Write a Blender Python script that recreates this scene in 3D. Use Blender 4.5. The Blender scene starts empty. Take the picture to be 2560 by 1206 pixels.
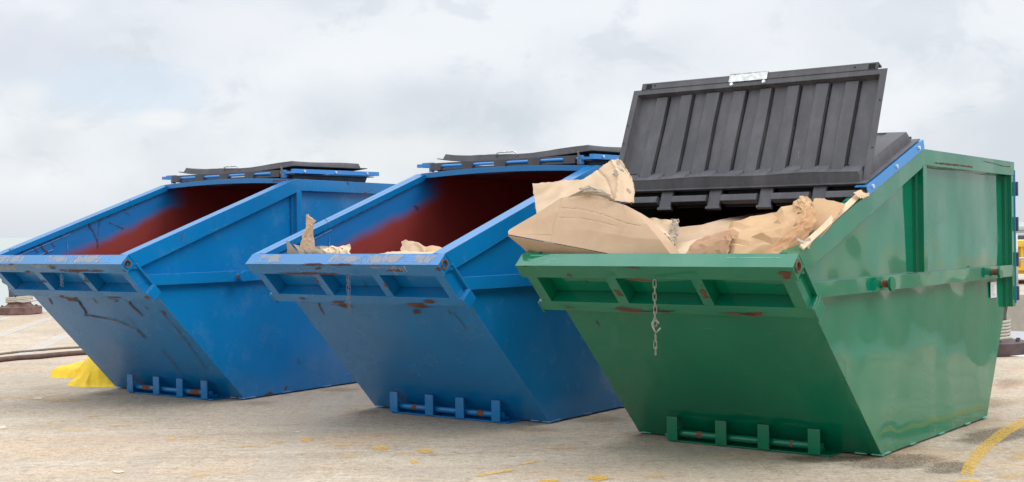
import bpy, bmesh, math, random
import numpy as np
from mathutils import Vector, Matrix, noise as mnoise
sc = bpy.context.scene
COL = sc.collection
R = random.Random(7)
sin, cos, pi = math.sin, math.cos, math.pi

# ------------------------------------------------------------------ survey
F, H, PITCH, ROLL = 3298.839, 1.3408, -.0091, -.0155
SK = {'G': (1.4526, 8.0475, -.6628), 'M': (-.4102, 9.5374, -.6497), 'L': (-2.8288, 11.0721, -.6309), 'W': (0, 0, 0)}
PHI, LR, LF, TT, T2, LE = .8053, 1.6582, 1.276, .0958, .0872, 1.2501
W, YT, ZT, YB, ZB, YF = .86, .5728, 1.7891, 2.331, 1.7615, 1.815
T = (-LR*cos(PHI), LR*sin(PHI))
_l = math.hypot(YT-T[0], ZT-T[1]); RD = ((YT-T[0])/_l, (ZT-T[1])/_l); RN = (-RD[1], RD[0]); RL = _l

def FP(x, l, m): return (x, -l*cos(PHI)-m*sin(PHI), l*sin(PHI)-m*cos(PHI))      # front slope frame
def RP(x, s, m): return (x, T[0]+RD[0]*s+RN[0]*m, T[1]+RD[1]*s+RN[1]*m)          # rim frame

def ray(px, py):
    a, b = px-1280, py-603; c, s = cos(ROLL), sin(ROLL)
    u, w = a*c+b*s, -a*s+b*c
    x, up = u/F, -w/F; c, s = cos(PITCH), sin(PITCH)
    return (x, c-up*s, s+up*c)
def at(k, px, py, n, cc):
    """point of the surveyed line of sight on the plane n.p=cc of a skip's own frame"""
    ox, oy, a = SK[k]; c, s = cos(a), sin(a)
    def tl(v): return (v[0]*c+v[1]*s, -v[0]*s+v[1]*c, v[2])
    cam = tl((-ox, -oy, H)); d = tl(ray(px, py))
    t = (cc-sum(i*j for i, j in zip(n, cam)))/sum(i*j for i, j in zip(n, d))
    return tuple(cam[i]+t*d[i] for i in range(3))
def atY(k, px, py, y): return at(k, px, py, (0, 1, 0), y)
def atG(px, py, z=0): return at('W', px, py, (0, 0, 1), z)
def world(k, p):
    ox, oy, a = SK[k]; c, s = cos(a), sin(a)
    return (ox+p[0]*c-p[1]*s, oy+p[0]*s+p[1]*c, p[2])

# ------------------------------------------------------------------ node helpers
class NT:
    def __init__(s, mat): s.t = mat.node_tree; s.n = s.t.nodes; s.l = s.t.links
    def new(s, ty, **kw):
        nd = s.n.new(ty)
        for k, v in kw.items(): setattr(nd, k, v)
        return nd
    def put(s, sock, v):
        if hasattr(v, 'is_output') or isinstance(v, bpy.types.NodeSocket): s.l.new(v, sock)
        elif isinstance(v, (tuple, list)) and len(v) == 3 and sock.type == 'RGBA': sock.default_value = (*v, 1)
        else: sock.default_value = v
    def math(s, op, a, b=0., c=0., clamp=False):
        n = s.new('ShaderNodeMath', operation=op); n.use_clamp = clamp
        s.put(n.inputs[0], a); s.put(n.inputs[1], b)
        if len(n.inputs) > 2: s.put(n.inputs[2], c)
        return n.outputs[0]
    def mix(s, f, a, b, bt='MIX'):
        n = s.new('ShaderNodeMix', data_type='RGBA', blend_type=bt)
        s.put(n.inputs[0], f); s.put(n.inputs[6], a); s.put(n.inputs[7], b); return n.outputs[2]
    def noise(s, vec, scale, detail=3., rough=.55, dist=0.):
        n = s.new('ShaderNodeTexNoise'); s.put(n.inputs['Vector'], vec)
        n.inputs['Scale'].default_value = scale; n.inputs['Detail'].default_value = detail
        n.inputs['Roughness'].default_value = rough; n.inputs['Distortion'].default_value = dist
        return n.outputs['Fac']
    def ramp(s, v, a, b, lo=0., hi=1.):
        n = s.new('ShaderNodeMapRange', interpolation_type='SMOOTHSTEP'); s.put(n.inputs[0], v)
        n.inputs[1].default_value = a; n.inputs[2].default_value = b; n.inputs[3].default_value = lo; n.inputs[4].default_value = hi
        return n.outputs[0]
    def vmap(s, vec, sc_=(1, 1, 1), loc=(0, 0, 0), rot=(0, 0, 0)):
        n = s.new('ShaderNodeMapping'); s.put(n.inputs[0], vec)
        n.inputs['Scale'].default_value = sc_; n.inputs['Location'].default_value = loc; n.inputs['Rotation'].default_value = rot
        return n.outputs[0]
    def sep(s, v): n = s.new('ShaderNodeSeparateXYZ'); s.put(n.inputs[0], v); return n.outputs
    def coord(s, k='Object'): return s.new('ShaderNodeTexCoord').outputs[k]
    def bump(s, h, strength, dist, normal=None):
        n = s.new('ShaderNodeBump'); s.put(n.inputs['Height'], h); n.inputs['Strength'].default_value = strength
        n.inputs['Distance'].default_value = dist
        if normal is not None: s.put(n.inputs['Normal'], normal)
        return n.outputs[0]
def mat(name):
    m = bpy.data.materials.new(name); m.use_nodes = True
    t = NT(m); b = m.node_tree.nodes['Principled BSDF']; return m, t, b
RUST = (.16, .055, .022)

def paint(name, base, seed, dirt=.35, rough=.2, wave=1., rustamt=1., light=None, edge=1.):
    m, t, b = mat(name); o = t.vmap(t.coord(), loc=(seed*3.1, seed*1.7, seed*.9))
    bev = t.new('ShaderNodeBevel', samples=4); bev.inputs['Radius'].default_value = .004
    geo = t.new('ShaderNodeNewGeometry')
    dp = t.new('ShaderNodeVectorMath', operation='DOT_PRODUCT'); t.l.new(bev.outputs[0], dp.inputs[0]); t.l.new(geo.outputs['Normal'], dp.inputs[1])
    edgem = t.ramp(t.math('SUBTRACT', 1, dp.outputs['Value']), .02, .12)
    c = t.mix(t.ramp(t.noise(o, 1.3, 4), .3, .7), base, tuple(x*.86 for x in base))
    # faded chalky streaks running down
    st = t.noise(t.vmap(o, (9, 9, .8)), 1.5, 4)
    c = t.mix(t.ramp(st, .56, .78, 0, .12*dirt*2), c, tuple(min(1, x*1.2+.1) for x in base))
    # dust film
    dn = t.ramp(t.noise(o, 3.5, 8, .68), .5, .82)
    c = t.mix(t.math('MULTIPLY', dn, dirt*.55), c, (.42, .36, .29))
    # fine scuffs
    sn = t.ramp(t.noise(t.vmap(o, (3, 40, 40), rot=(.3, .2, .6)), 2.2, 5, .7), .64, .72)
    c = t.mix(t.math('MULTIPLY', sn, .22), c, tuple(min(1, x*1.6+.12) for x in base))
    # pits / rust specks
    rs = t.ramp(t.noise(o, 26, 6, .7), .715, .75)
    big = t.ramp(t.noise(o, 4.0, 8, .7), .70-.02*rustamt, .73)
    en = t.ramp(t.noise(o, 9, 6, .75), .55-.05*edge, .62)
    er = t.math('MULTIPLY', edgem, en)
    mk = t.math('MAXIMUM', t.math('MULTIPLY', rs, .75*rustamt), t.math('MULTIPLY', big, .8*rustamt), clamp=True)
    mk = t.math('MAXIMUM', mk, t.math('MULTIPLY', er, .85), clamp=True)
    rc = t.mix(t.noise(o, 60, 4), (.07, .03, .018), (.27, .11, .05))
    c = t.mix(mk, c, rc)
    # pale edge wear
    ew = t.math('MULTIPLY', edgem, t.math('SUBTRACT', .35, t.math('MULTIPLY', er, .35)))
    c = t.mix(ew, c, tuple(min(1, x*1.4+.1) for x in base))
    t.put(b.inputs['Base Color'], c)
    rr = t.math('ADD', rough, t.math('MULTIPLY', dn, .25)); rr = t.math('ADD', rr, t.math('MULTIPLY', mk, .5), clamp=True)
    t.put(b.inputs['Roughness'], rr)
    b.inputs['Specular IOR Level'].default_value = .5
    b.inputs['Coat Weight'].default_value = .15; b.inputs['Coat Roughness'].default_value = .05
    wv = t.noise(t.vmap(o, (1, 1, .75)), 2.2, 1.2, .4)
    fine = t.noise(o, 90, 3, .6)
    n1 = t.bump(wv, .55*wave, .055, bev.outputs[0])
    n2 = t.bump(fine, .10*min(1, rough*4), .0012, n1)
    t.put(b.inputs['Normal'], n2); t.put(b.inputs['Coat Normal'], n1)
    return m

def inner(name, blue, red, seed):
    m, t, b = mat(name); o = t.coord(); x, y, z = t.sep(o)
    d = t.math('ADD', t.math('MULTIPLY', t.math('SUBTRACT', y, T[0]), RN[0]), t.math('MULTIPLY', t.math('SUBTRACT', z, T[1]), RN[1]))
    wob = t.math('MULTIPLY', t.math('SUBTRACT', t.noise(t.vmap(o, loc=(seed, 0, 0)), 1.8, 1.5), .5), .20)
    dd = t.math('ADD', d, wob)
    m1 = t.ramp(dd, -.17, -.29)
    m2 = t.ramp(t.math('ADD', y, wob), .55, .85)
    msk = t.math('MAXIMUM', m1, m2)
    rc = t.mix(t.noise(o, 7, 6, .7), red, tuple(v*.72 for v in red))
    bc = t.mix(t.noise(o, 5, 5, .7), blue, tuple(v*.8 for v in blue))
    c = t.mix(msk, bc, rc)
    sc1 = t.ramp(t.noise(t.vmap(o, (14, 14, 3), rot=(.7, 0, .2), loc=(seed*2, 0, 0)), 1.6, 7, .72), .66, .70)
    c = t.mix(t.math('MULTIPLY', sc1, .7), c, (.035, .03, .035))
    t.put(b.inputs['Base Color'], c); b.inputs['Roughness'].default_value = .5
    t.put(b.inputs['Normal'], t.bump(t.noise(o, 3, 2), .3, .03))
    return m

def decal(name, ca, cb, rough=.8, mode='blob', scale=9., amt=1.1, edge=(.72, .6), op=1., streak=(1, 1, 1), grain=0.):
    """worn patch of its own outline laid on a surface; mask runs over the sheet's UV"""
    m, t, b = mat(name); uv = t.coord('UV'); o = t.coord()
    s = t.new('ShaderNodeVectorMath', operation='MULTIPLY_ADD'); t.l.new(uv, s.inputs[0]); s.inputs[1].default_value = (2, 2, 0); s.inputs[2].default_value = (-1, -1, 0)
    if mode == 'blob':
        ln = t.new('ShaderNodeVectorMath', operation='LENGTH'); t.l.new(s.outputs[0], ln.inputs[0]); d = ln.outputs['Value']
    else:
        x, y, z = t.sep(s.outputs[0]); d = t.math('MAXIMUM', t.math('POWER', t.math('ABSOLUTE', x), 4), t.math('POWER', t.math('ABSOLUTE', y), 3))
    n = t.noise(t.vmap(o, streak), scale, 8, .68)
    v = t.math('ADD', d, t.math('MULTIPLY', t.math('SUBTRACT', n, .5), amt*2))
    a = t.ramp(v, edge[0], edge[1])
    lim = t.ramp(d, 1., .86); a = t.math('MULTIPLY', a, lim)
    if grain: a = t.math('MULTIPLY', a, t.ramp(t.noise(o, 95, 3, .7), .5+grain*.2, .32+grain*.1, .25, 1))
    a = t.math('MULTIPLY', a, op)
    t.put(b.inputs['Base Color'], t.mix(t.noise(o, scale*5, 5, .7), ca, cb)); b.inputs['Roughness'].default_value = rough
    t.put(b.inputs['Alpha'], a); return m

def simple(name, ca, cb, rough=.6, metal=0., scale=20., bump=.2, bd=.002, streak=(1, 1, 1)):
    m, t, b = mat(name); o = t.coord(); n = t.noise(t.vmap(o, streak), scale, 6, .65)
    t.put(b.inputs['Base Color'], t.mix(t.ramp(n, .3, .7), ca, cb)); b.inputs['Roughness'].default_value = rough; b.inputs['Metallic'].default_value = metal
    t.put(b.inputs['Normal'], t.bump(n, bump, bd)); return m

BLUE = (.014, .165, .50); GREEN = (.001, .165, .084)
M = {}
M['L'] = paint('blue_paint_worn', (.003, .175, .44), 1, .16, .24, .6, 1.1)
M['M'] = paint('blue_paint', (.003, .172, .44), 2, .12, .22, .6, .9)
M['G'] = paint('green_paint', GREEN, 3, .05, .045, .95, .5)
M['Li'] = inner('blue_red_lining_worn', (.004, .17, .48), (.30, .045, .036), 1)
M['Mi'] = inner('blue_red_lining', (.004, .17, .49), (.30, .042, .034), 4)
M['Gi'] = inner('green_red_lining', (.012, .2, .09), (.14, .05, .03), 6)
M['fr'] = paint('blue_frame_paint', (.03, .25, .62), 5, .3, .35, .3, 1.)
def plastic():
    m, t, b = mat('black_plastic'); o = t.coord()
    n = t.noise(t.vmap(o, (4, 4, 1.2)), 2.5, 6, .7)
    c = t.mix(t.ramp(n, .35, .75), (.062, .060, .067), (.108, .104, .115))
    s = t.ramp(t.noise(t.vmap(o, (30, 3, 3), rot=(.2, .5, .1)), 1.4, 6, .7), .66, .74)
    c = t.mix(t.math('MULTIPLY', s, .4), c, (.30, .30, .32))
    s2 = t.ramp(t.noise(t.vmap(o, (26, 5, 5), rot=(.2, .9, .4), loc=(4, 1, 2)), 1.2, 6, .7), .685, .72)
    c = t.mix(t.math('MULTIPLY', s2, .4), c, (.40, .40, .43))
    bev = t.new('ShaderNodeBevel', samples=4); bev.inputs['Radius'].default_value = .006
    t.put(b.inputs['Base Color'], c); t.put(b.inputs['Roughness'], t.ramp(n, .2, .8, .5, .68))
    t.put(b.inputs['Normal'], t.bump(t.noise(o, 160, 3), .25, .001, bev.outputs[0])); return m
M['pl'] = plastic()
M['rust'] = simple('rusty_steel', (.075, .03, .02), (.24, .10, .05), .85, 0, 35, .5, .002)
M['galv'] = simple('galvanised_steel', (.42, .43, .42), (.72, .73, .72), .38, .7, 30, .2, .001)
M['chain'] = simple('weathered_chain_steel', (.22, .21, .18), (.38, .36, .30), .55, .3, 60, .3, .001)
M['bolt'] = simple('zinc_bolt', (.55, .58, .62), (.75, .78, .8), .35, .4, 60, .1, .001)
M['dark'] = simple('seam_dirt', (.02, .035, .04), (.07, .07, .06), .8, 0, 50)
M['paleb'] = simple('weld_blue', (.22, .42, .70), (.06, .25, .55), .5, 0, 25)
M['paleg'] = simple('weld_green', (.2, .5, .4), (.04, .3, .2), .5, 0, 25)
M['rdec'] = decal('rust_scrape', (.065, .028, .018), (.17, .066, .035), .9, 'blob', 11, 1.5, (.42, .26), .9, (.55, 2.6, 2.6))
M['rstr'] = decal('rust_scratch', (.05, .022, .018), (.15, .055, .03), .9, 'strip', 26, 1.3, (.62, .5), .9)
M['mud'] = decal('beige_scuff', (.50, .43, .33), (.40, .37, .33), .85, 'strip', 9, 1.6, (.36, .10), .5, (3, 1, 1))
M['drip'] = decal('pale_drip', (.62, .56, .45), (.45, .42, .36), .8, 'strip', 20, .3, (.8, .5), .8)
M['lic'] = decal('worn_bare_paint', (.22, .40, .62), (.42, .46, .50), .6, 'blob', 10, .9, (.6, .4), .6, (1, 8, 8))

M['void'] = simple('black_slot_shade', (.006, .006, .006), (.012, .012, .012), .9)  # near-black colour standing in for the shade inside slots and holes
def cardboard(name, a, b_, stripes=70., st=(1, 0, 0)):
    m, t, b = mat(name); o = t.coord()
    n = t.noise(o, 4, 6, .6); c = t.mix(t.ramp(n, .3, .7), a, b_)
    fl = t.noise(t.vmap(o, (6, 6, 30)), 5, 3, .6)
    c = t.mix(t.ramp(fl, .5, .75, 0, .07), c, tuple(v*.8 for v in a))
    sp = t.ramp(t.noise(o, 120, 3, .7), .62, .72)
    c = t.mix(t.math('MULTIPLY', sp, .18), c, tuple(v*.45 for v in a))
    stn = t.ramp(t.noise(t.vmap(o, loc=(3, 8, 1)), 2.6, 5, .6), .60, .68)
    c = t.mix(t.math('MULTIPLY', stn, .16), c, tuple(v*.6 for v in b_))
    t.put(b.inputs['Base Color'], c); b.inputs['Roughness'].default_value = .88; b.inputs['Specular IOR Level'].default_value = .2
    h = t.math('ADD', t.math('MULTIPLY', t.noise(o, 14, 6, .65), 1.), t.math('MULTIPLY', fl, .08))
    t.put(b.inputs['Normal'], t.bump(h, .35, .008)); return m
M['cb'] = cardboard('cardboard_outer', (.53, .375, .25), (.47, .32, .205))
M['cl'] = cardboard('cardboard_inner', (.68, .51, .35), (.60, .44, .29))
M['ct'] = cardboard('torn_card', (.36, .29, .22), (.58, .50, .41))
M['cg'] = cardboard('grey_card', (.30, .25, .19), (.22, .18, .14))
M['pb'] = cardboard('brown_paper', (.56, .37, .21), (.46, .28, .15))
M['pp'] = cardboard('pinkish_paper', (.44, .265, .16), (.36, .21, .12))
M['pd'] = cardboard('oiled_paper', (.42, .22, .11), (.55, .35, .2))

# ------------------------------------------------------------------ mesh helpers
class MB:
    def __init__(s): s.v = []; s.f = []; s.uv = []; s.mi = []
    def add(s, vs, fs, mi=0):
        k = len(s.v); s.v += [tuple(p) for p in vs]
        for f in fs: s.f.append(tuple(k+i for i in f)); s.mi.append(mi); s.uv.append(None)
    def hexa(s, p, mi=0):     # 8 pts: bottom loop 0-3, top loop 4-7
        s.add(p, [(0, 3, 2, 1), (4, 5, 6, 7), (0, 1, 5, 4), (1, 2, 6, 5), (2, 3, 7, 6), (3, 0, 4, 7)], mi)
    def box(s, x0, x1, y0, y1, z0, z1, fn=None, mi=0):
        p = [(x0, y0, z0), (x1, y0, z0), (x1, y1, z0), (x0, y1, z0), (x0, y0, z1), (x1, y0, z1), (x1, y1, z1), (x0, y1, z1)]
        if fn: p = [fn(*q) for q in p]
        s.hexa(p, mi)
    def prism(s, poly, x0, x1, mi=0):      # poly of (y,z)
        n = len(poly); s.add([(x0, *p) for p in poly]+[(x1, *p) for p in poly],
              [tuple(range(n))[::-1], tuple(range(n, 2*n))]+[(i, (i+1) % n, n+(i+1) % n, n+i) for i in range(n)], mi)
    def tube(s, pts, r, n=12, cap=True, mi=0, rr=None):
        pts = [Vector(p) for p in pts]; k = len(s.v); prev = None
        for i, p in enumerate(pts):
            d = (pts[min(i+1, len(pts)-1)]-pts[max(i-1, 0)]).normalized()
            if prev is None: a = d.orthogonal().normalized()
            else: a = (prev-d*prev.dot(d)).normalized()
            prev = a; b = d.cross(a); q = rr[i] if rr else r
            for j in range(n):
                t = 2*pi*j/n; s.v.append(tuple(p+(a*cos(t)+b*sin(t))*q))
        for i in range(len(pts)-1):
            for j in range(n):
                s.f.append((k+i*n+j, k+i*n+(j+1) % n, k+(i+1)*n+(j+1) % n, k+(i+1)*n+j)); s.mi.append(mi); s.uv.append(None)
        if cap:
            s.f.append(tuple(k+j for j in range(n))[::-1]); s.mi.append(mi); s.uv.append(None)
            s.f.append(tuple(k+(len(pts)-1)*n+j for j in range(n))); s.mi.append(mi); s.uv.append(None)
    def torus(s, c, ax, up, ra, rb, r, n=14, m_=6):       # stadium link: ra half length along up, rb half width
        ax, up = Vector(ax).normalized(), Vector(up).normalized(); c = Vector(c); pts = []
        for i in range(n):
            t = 2*pi*i/n; e = cos(t); pts.append(c+up*(e*rb+(ra-rb)*(1 if e > 0 else -1) if abs(e) > 1e-6 else 0)+ax*(sin(t)*rb))
        k = len(s.v); nr = ax.cross(up)
        for i in range(n):
            d = (pts[(i+1) % n]-pts[i-1]).normalized(); a = nr; b = d.cross(a)
            for j in range(m_):
                t = 2*pi*j/m_; s.v.append(tuple(pts[i]+(a*cos(t)+b*sin(t))*r))
        for i in range(n):
            for j in range(m_):
                a0, a1 = k+i*m_, k+((i+1) % n)*m_
                s.f.append((a0+j, a0+(j+1) % m_, a1+(j+1) % m_, a1+j)); s.mi.append(mi_(0)); s.uv.append(None)
    def quad(s, a, b, c, d, uv=((0, 0), (1, 0), (1, 1), (0, 1)), mi=0):
        k = len(s.v); s.v += [tuple(a), tuple(b), tuple(c), tuple(d)]; s.f.append((k, k+1, k+2, k+3)); s.mi.append(mi); s.uv.append(uv)
    def build(s, name, mats, parent=None, smooth=False, recalc=True, autos=None):
        me = bpy.data.meshes.new(name); me.from_pydata(s.v, [], s.f)
        for m in (mats if isinstance(mats, (list, tuple)) else [mats]): me.materials.append(m)
        me.polygons.foreach_set('material_index', s.mi)
        if any(u is not None for u in s.uv):
            l = me.uv_layers.new(name='UVMap')
            for p, u in zip(me.polygons, s.uv):
                if u:
                    for li, q in zip(p.loop_indices, u): l.data[li].uv = q
        if recalc:
            bm = bmesh.new(); bm.from_mesh(me); bmesh.ops.recalc_face_normals(bm, faces=bm.faces); bm.to_mesh(me); bm.free()
        if smooth: me.polygons.foreach_set('use_smooth', [True]*len(me.polygons))
        if autos:
            me.polygons.foreach_set('use_smooth', [True]*len(me.polygons)); me.set_sharp_from_angle(angle=math.radians(autos))
        o = bpy.data.objects.new(name, me); COL.objects.link(o)
        if parent: o.parent = parent
        return o
    def each(s, name, mats, parent=None, **kw):
        """every connected piece becomes a part of its own"""
        p = list(range(len(s.v)))
        def fd(i):
            while p[i] != i: p[i] = p[p[i]]; i = p[i]
            return i
        for f in s.f:
            for q in f[1:]: p[fd(q)] = fd(f[0])
        isl = {}
        for k, f in enumerate(s.f): isl.setdefault(fd(f[0]), []).append(k)
        out = []
        for ks in isl.values():
            m = MB(); mp = {}
            for k in ks:
                for q in s.f[k]:
                    if q not in mp: mp[q] = len(m.v); m.v.append(s.v[q])
                m.f.append(tuple(mp[q] for q in s.f[k])); m.mi.append(s.mi[k]); m.uv.append(s.uv[k])
            out.append(m.build(name, mats, parent, **kw))
        return out
def mi_(x): return x
def tag(o, label=None, cat=None, group=None, kind=None):
    for k, v in (('label', label), ('category', cat), ('group', group), ('kind', kind)):
        if v: o[k] = v
    return o
def empty(name, k, label, cat, group=None, loc=None, rz=None):
    o = bpy.data.objects.new(name, None); COL.objects.link(o); o.empty_display_size = .2
    ox, oy, a = SK[k]; o.location = loc or (ox, oy, 0); o.rotation_euler = (0, 0, a if rz is None else rz)
    return tag(o, label, cat, group)

# ------------------------------------------------------------------ plastic lid
def lid_mesh(wx, ln, depth=.055, rib=.014, sag=0., notch=True, th=.006, curl=0.):
    """tray seen from its inside; u across, v hinge->free edge, h towards the inside of the closed bin"""
    us = [-wx, -wx+.004, -wx+.040, -wx+.047, -wx+.056, -wx+.064]
    e = [-.776, -.69, -.603, -.509, -.421, -.323, -.226, -.135, -.047, .047, .129, .233, .315, .418, .504, .602, .688, .775]
    k = (wx-.06)/.80; hs = {}
    for i, x in enumerate(e):
        us += [x*k-.005, x*k+.005] if i % 2 or i in (0, 17) else [x*k-.0015, x*k+.0015]
    for i in range(2, 18, 2): us += [e[i]*k+q for q in (.0025, .010, .0125)]
    us += [wx-.064, wx-.056, wx-.047, wx-.040, wx-.004, wx]
    us = sorted(set(round(u, 4) for u in us))
    vs = [0, .020, .034, .048, .062, .09, .22, .32, .42, .52, .62, .72, .744, .752, .762, .795, .80]; vs = [v*ln/.8 for v in vs]
    vb0, vb1 = vs[1], vs[2]; vt0, vt1 = vs[13], vs[14]
    def raised(u):
        for i in range(1, 17, 2):
            a, b = e[i]*k, e[i+1]*k
            if a-.006 < u < b+.006:
                return min(1, max(0, min((u-a+.005)/.010, (b+.0015-u)/.003)))
        return 0
    def gro(u):
        for i in range(2, 18, 2):
            b = e[i]*k
            if b+.0015 < u < b+.0115: return 1
        return 0
    def h(u, v):
        ex = min(1, max(0, (wx-abs(u)-.0405)/.010)); eb = min(1, max(0, (v-vb0)/(vb1-vb0))); et = min(1, max(0, (vt1-v)/(vt1-vt0)))
        t = ex*eb*et; t2 = 1 if (wx-abs(u) > .052 and v >= vb1 and v <= vt0-.001) else 0
        d = -depth*t+rib*raised(u)*t2*min(1, max(0, (v-vb1)/(.035*ln)))**.6
        d -= (.016 if rib > .015 else 0)*gro(u)*t2*min(1, max(0, (v-vb1)/(.02*ln)))
        d += .004*sin(u*9+v*7)*t
        d += sag*(1-(u/wx)**2)+curl*max(0, -u/wx-.6)**2*(1-v/ln)
        return d
    mb = MB(); nu, nv = len(us), len(vs)
    for side in (0, 1):
        for v in vs:
            for u in us: mb.v.append((u, v, h(u, v)-(th if side else 0)))
    for side in (0, 1):
        o = side*nu*nv
        for j in range(nv-1):
            for i in range(nu-1):
                mb.f.append((o+j*nu+i, o+j*nu+i+1, o+(j+1)*nu+i+1, o+(j+1)*nu+i)); mb.mi.append(0); mb.uv.append(None)
    o = nu*nv
    for i in range(nu-1):
        for j in (0, nv-1): mb.f.append((j*nu+i, j*nu+i+1, o+j*nu+i+1, o+j*nu+i)); mb.mi.append(0); mb.uv.append(None)
    for j in range(nv-1):
        for i in (0, nu-1): mb.f.append((j*nu+i, (j+1)*nu+i, o+(j+1)*nu+i, o+j*nu+i)); mb.mi.append(0); mb.uv.append(None)
    return mb
def place(mb, org, U, V, N):
    org, U, V, N = map(Vector, (org, U, V, N)); mb.v = [tuple(org+U*a+V*b+N*c) for a, b, c in mb.v]; return mb

# ------------------------------------------------------------------ a skip
def xh(z): return .82-.018*min(1, max(0, z/1.05))
def build_skip(k, label, closed_lids):
    root = empty('skip', k, label, 'skip', 'steel skips in a row on the quay')
    P, I = M[k], M[k+'i']; WD = M['paleg'] if k == 'G' else M['paleb']
    # --- shell (outer skin) and lining
    prof = [(0, .012), FP(0, LR-.006, 0)[1:], RP(0, RL, -.004)[1:], (YB-.03, ZB-.004), (YB-.05, .76), (YF+.22, .36), (YF, .012)]
    mb = MB(); n = len(prof)
    for sgn in (1, -1):
        mb.add([(sgn*xh(p[1]), *p) for p in prof], [tuple(range(n))])
    for i in range(n):
        j = (i+1) % n
        if i in (1, 2): continue
        a, b = prof[i], prof[j]
        mb.add([(-xh(a[1]), *a), (xh(a[1]), *a), (xh(b[1]), *b), (-xh(b[1]), *b)], [(0, 1, 2, 3)])
    mb.build('body', P, root)
    ip = [(.012, .03), (FP(0, LR-.012, -.012)[1], FP(0, LR-.012, -.012)[2]), RP(0, RL, -.016)[1:], (YB-.045, ZB-.016), (YB-.065, .77), (YF+.2, .37), (YF-.01, .03)]
    mb = MB()
    for sgn in (1, -1): mb.add([(sgn*(xh(p[1])-.012), *p) for p in ip], [tuple(range(n))])
    for i in range(n):
        j = (i+1) % n
        if i in (1, 2): continue
        a, b = ip[i], ip[j]
        mb.add([(-xh(a[1])+.012, *a), (xh(a[1])-.012, *a), (xh(b[1])-.012, *b), (-xh(b[1])+.012, *b)], [(0, 1, 2, 3)])
    mb.build('interior_lining', I, root, recalc=False)
    # --- roof with slight crown and front flange
    mb = MB(); N = 16; bow = .024
    def rz(x, y): return ZT+(ZB-ZT)*(y-YT)/(YB-YT)+bow*(1-(x/.8)**2)*max(0, 1-(y-YT)/1.2)
    for i in range(N):
        x0, x1 = -.80+1.6*i/N, -.80+1.6*(i+1)/N
        for ya, yb in ((YT, YT+.6), (YT+.6, YT+1.2), (YT+1.2, YB-.02)):
            mb.hexa([(x0, ya, rz(x0, ya)-.012), (x1, ya, rz(x1, ya)-.012), (x1, yb, rz(x1, yb)-.012), (x0, yb, rz(x0, yb)-.012),
                     (x0, ya, rz(x0, ya)-.004), (x1, ya, rz(x1, ya)-.004), (x1, yb, rz(x1, yb)-.004), (x0, yb, rz(x0, yb)-.004)], 0)
    for f in range(len(mb.f)): mb.mi[f] = 1 if f % 6 == 0 else 0
    mb.build('roof', [P, I], root, recalc=False)
    mb = MB()
    for i in range(N):
        x0, x1 = -.80+1.6*i/N, -.80+1.6*(i+1)/N
        mb.hexa([(x0, YT-.022, rz(x0, YT)-.04), (x1, YT-.022, rz(x1, YT)-.04), (x1, YT+.006, rz(x1, YT)-.04), (x0, YT+.006, rz(x0, YT)-.04),
                 (x0, YT-.022, rz(x0, YT)+.001), (x1, YT-.022, rz(x1, YT)+.001), (x1, YT+.006, rz(x1, YT)+.001), (x0, YT+.006, rz(x0, YT)+.001)])
    mb.build('roof_flange', P, root)
    # --- rim tubes, top tubes, posts, side rails
    for sg in (1, -1):
        def bx(mb, x0, x1, *a, fn=None):
            if sg < 0: x0, x1 = -x1, -x0
            mb.box(x0, x1, *a, fn=fn)
        mb = MB()
        p = [RP(0, -.001, 0), RP(0, RL, 0), RP(0, RL+.0005, -.102), RP(0, .045, -.125), RP(0, -.045, -.095)]
        p[2] = (0, YT+.03, ZT-.104)
        mb.prism([q[1:] for q in p], sg*.812, sg*.864)
        p2 = [RP(0, .01, -.001), RP(0, RL-.01, -.001), RP(0, RL-.02, -.045), RP(0, .02, -.045)]
        mb.prism([q[1:] for q in p2], sg*.762, sg*.812); mb.build('rim_tube', P, root)
        mb = MB(); bx(mb, .80, .862, YT+.002, YB, ZB-.07, ZB)
        mb.v = [(x, y, (ZT-.002+(ZB-ZT)*(y-YT)/(YB-YT)) if z > ZB-.01 else (ZT-.098+(ZB-ZT)*(y-YT)/(YB-YT))) for x, y, z in mb.v]
        mb.build('top_tube', P, root)
        mb = MB(); bx(mb, .80, .866, YT+.0, YT+.056, 1.043, ZT-.101); bx(mb, .80, .828, YT-.022, YT, 1.043, ZT-.14)
        mb.build('upright_post', P, root)
        mb = MB(); bx(mb, .80, .86, YB-.062, YB-.001, .738, ZB-.098); bx(mb, .80, .828, YB-.1, YB-.062, .738, ZB-.1)
        mb.build('upright_post', P, root)
        mb = MB(); y0 = -1.045/math.tan(PHI)+.004; y1 = -.962/math.tan(PHI)+.004
        r = [(y0, 1.045), (y1, .962), (YB-.07, .952), (YB-.07, 1.034)]
        mb.prism(r, sg*.80, sg*.863); mb.build('side_rail', P, root)
        for yy in (-.08, 1.80):
            zc = .999; X = lambda a: sg*a
            mb = MB(); mb.tube([(X(.862), yy, zc), (X(.872), yy, zc)], .026, 16); mb.tube([(X(.916), yy, zc), (X(.932), yy, zc)], .041, 22, mi=0)
            lug = mb.build('lifting_lug', P, root, autos=40)
            mb = MB(); mb.tube([(X(.871), yy, zc), (X(.917), yy, zc)], .021, 16); mb.build('pin', M['rust'], lug, autos=40)
    # --- lip bar, square tube lying on the slope, round hole in each end
    mb = MB(); L0, L1 = LR-TT, LR; hw = .872; hl, hm, hr = (L0+L1)/2+.008, TT/2+.004, .026
    c4 = [(L0, 0), (L1, 0), (L1, TT), (L0, TT)]
    for i in range(4):
        a, b = c4[i], c4[(i+1) % 4]; mb.add([FP(-hw, *a), FP(hw, *a), FP(hw, *b), FP(-hw, *b)], [(0, 1, 2, 3)])
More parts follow.
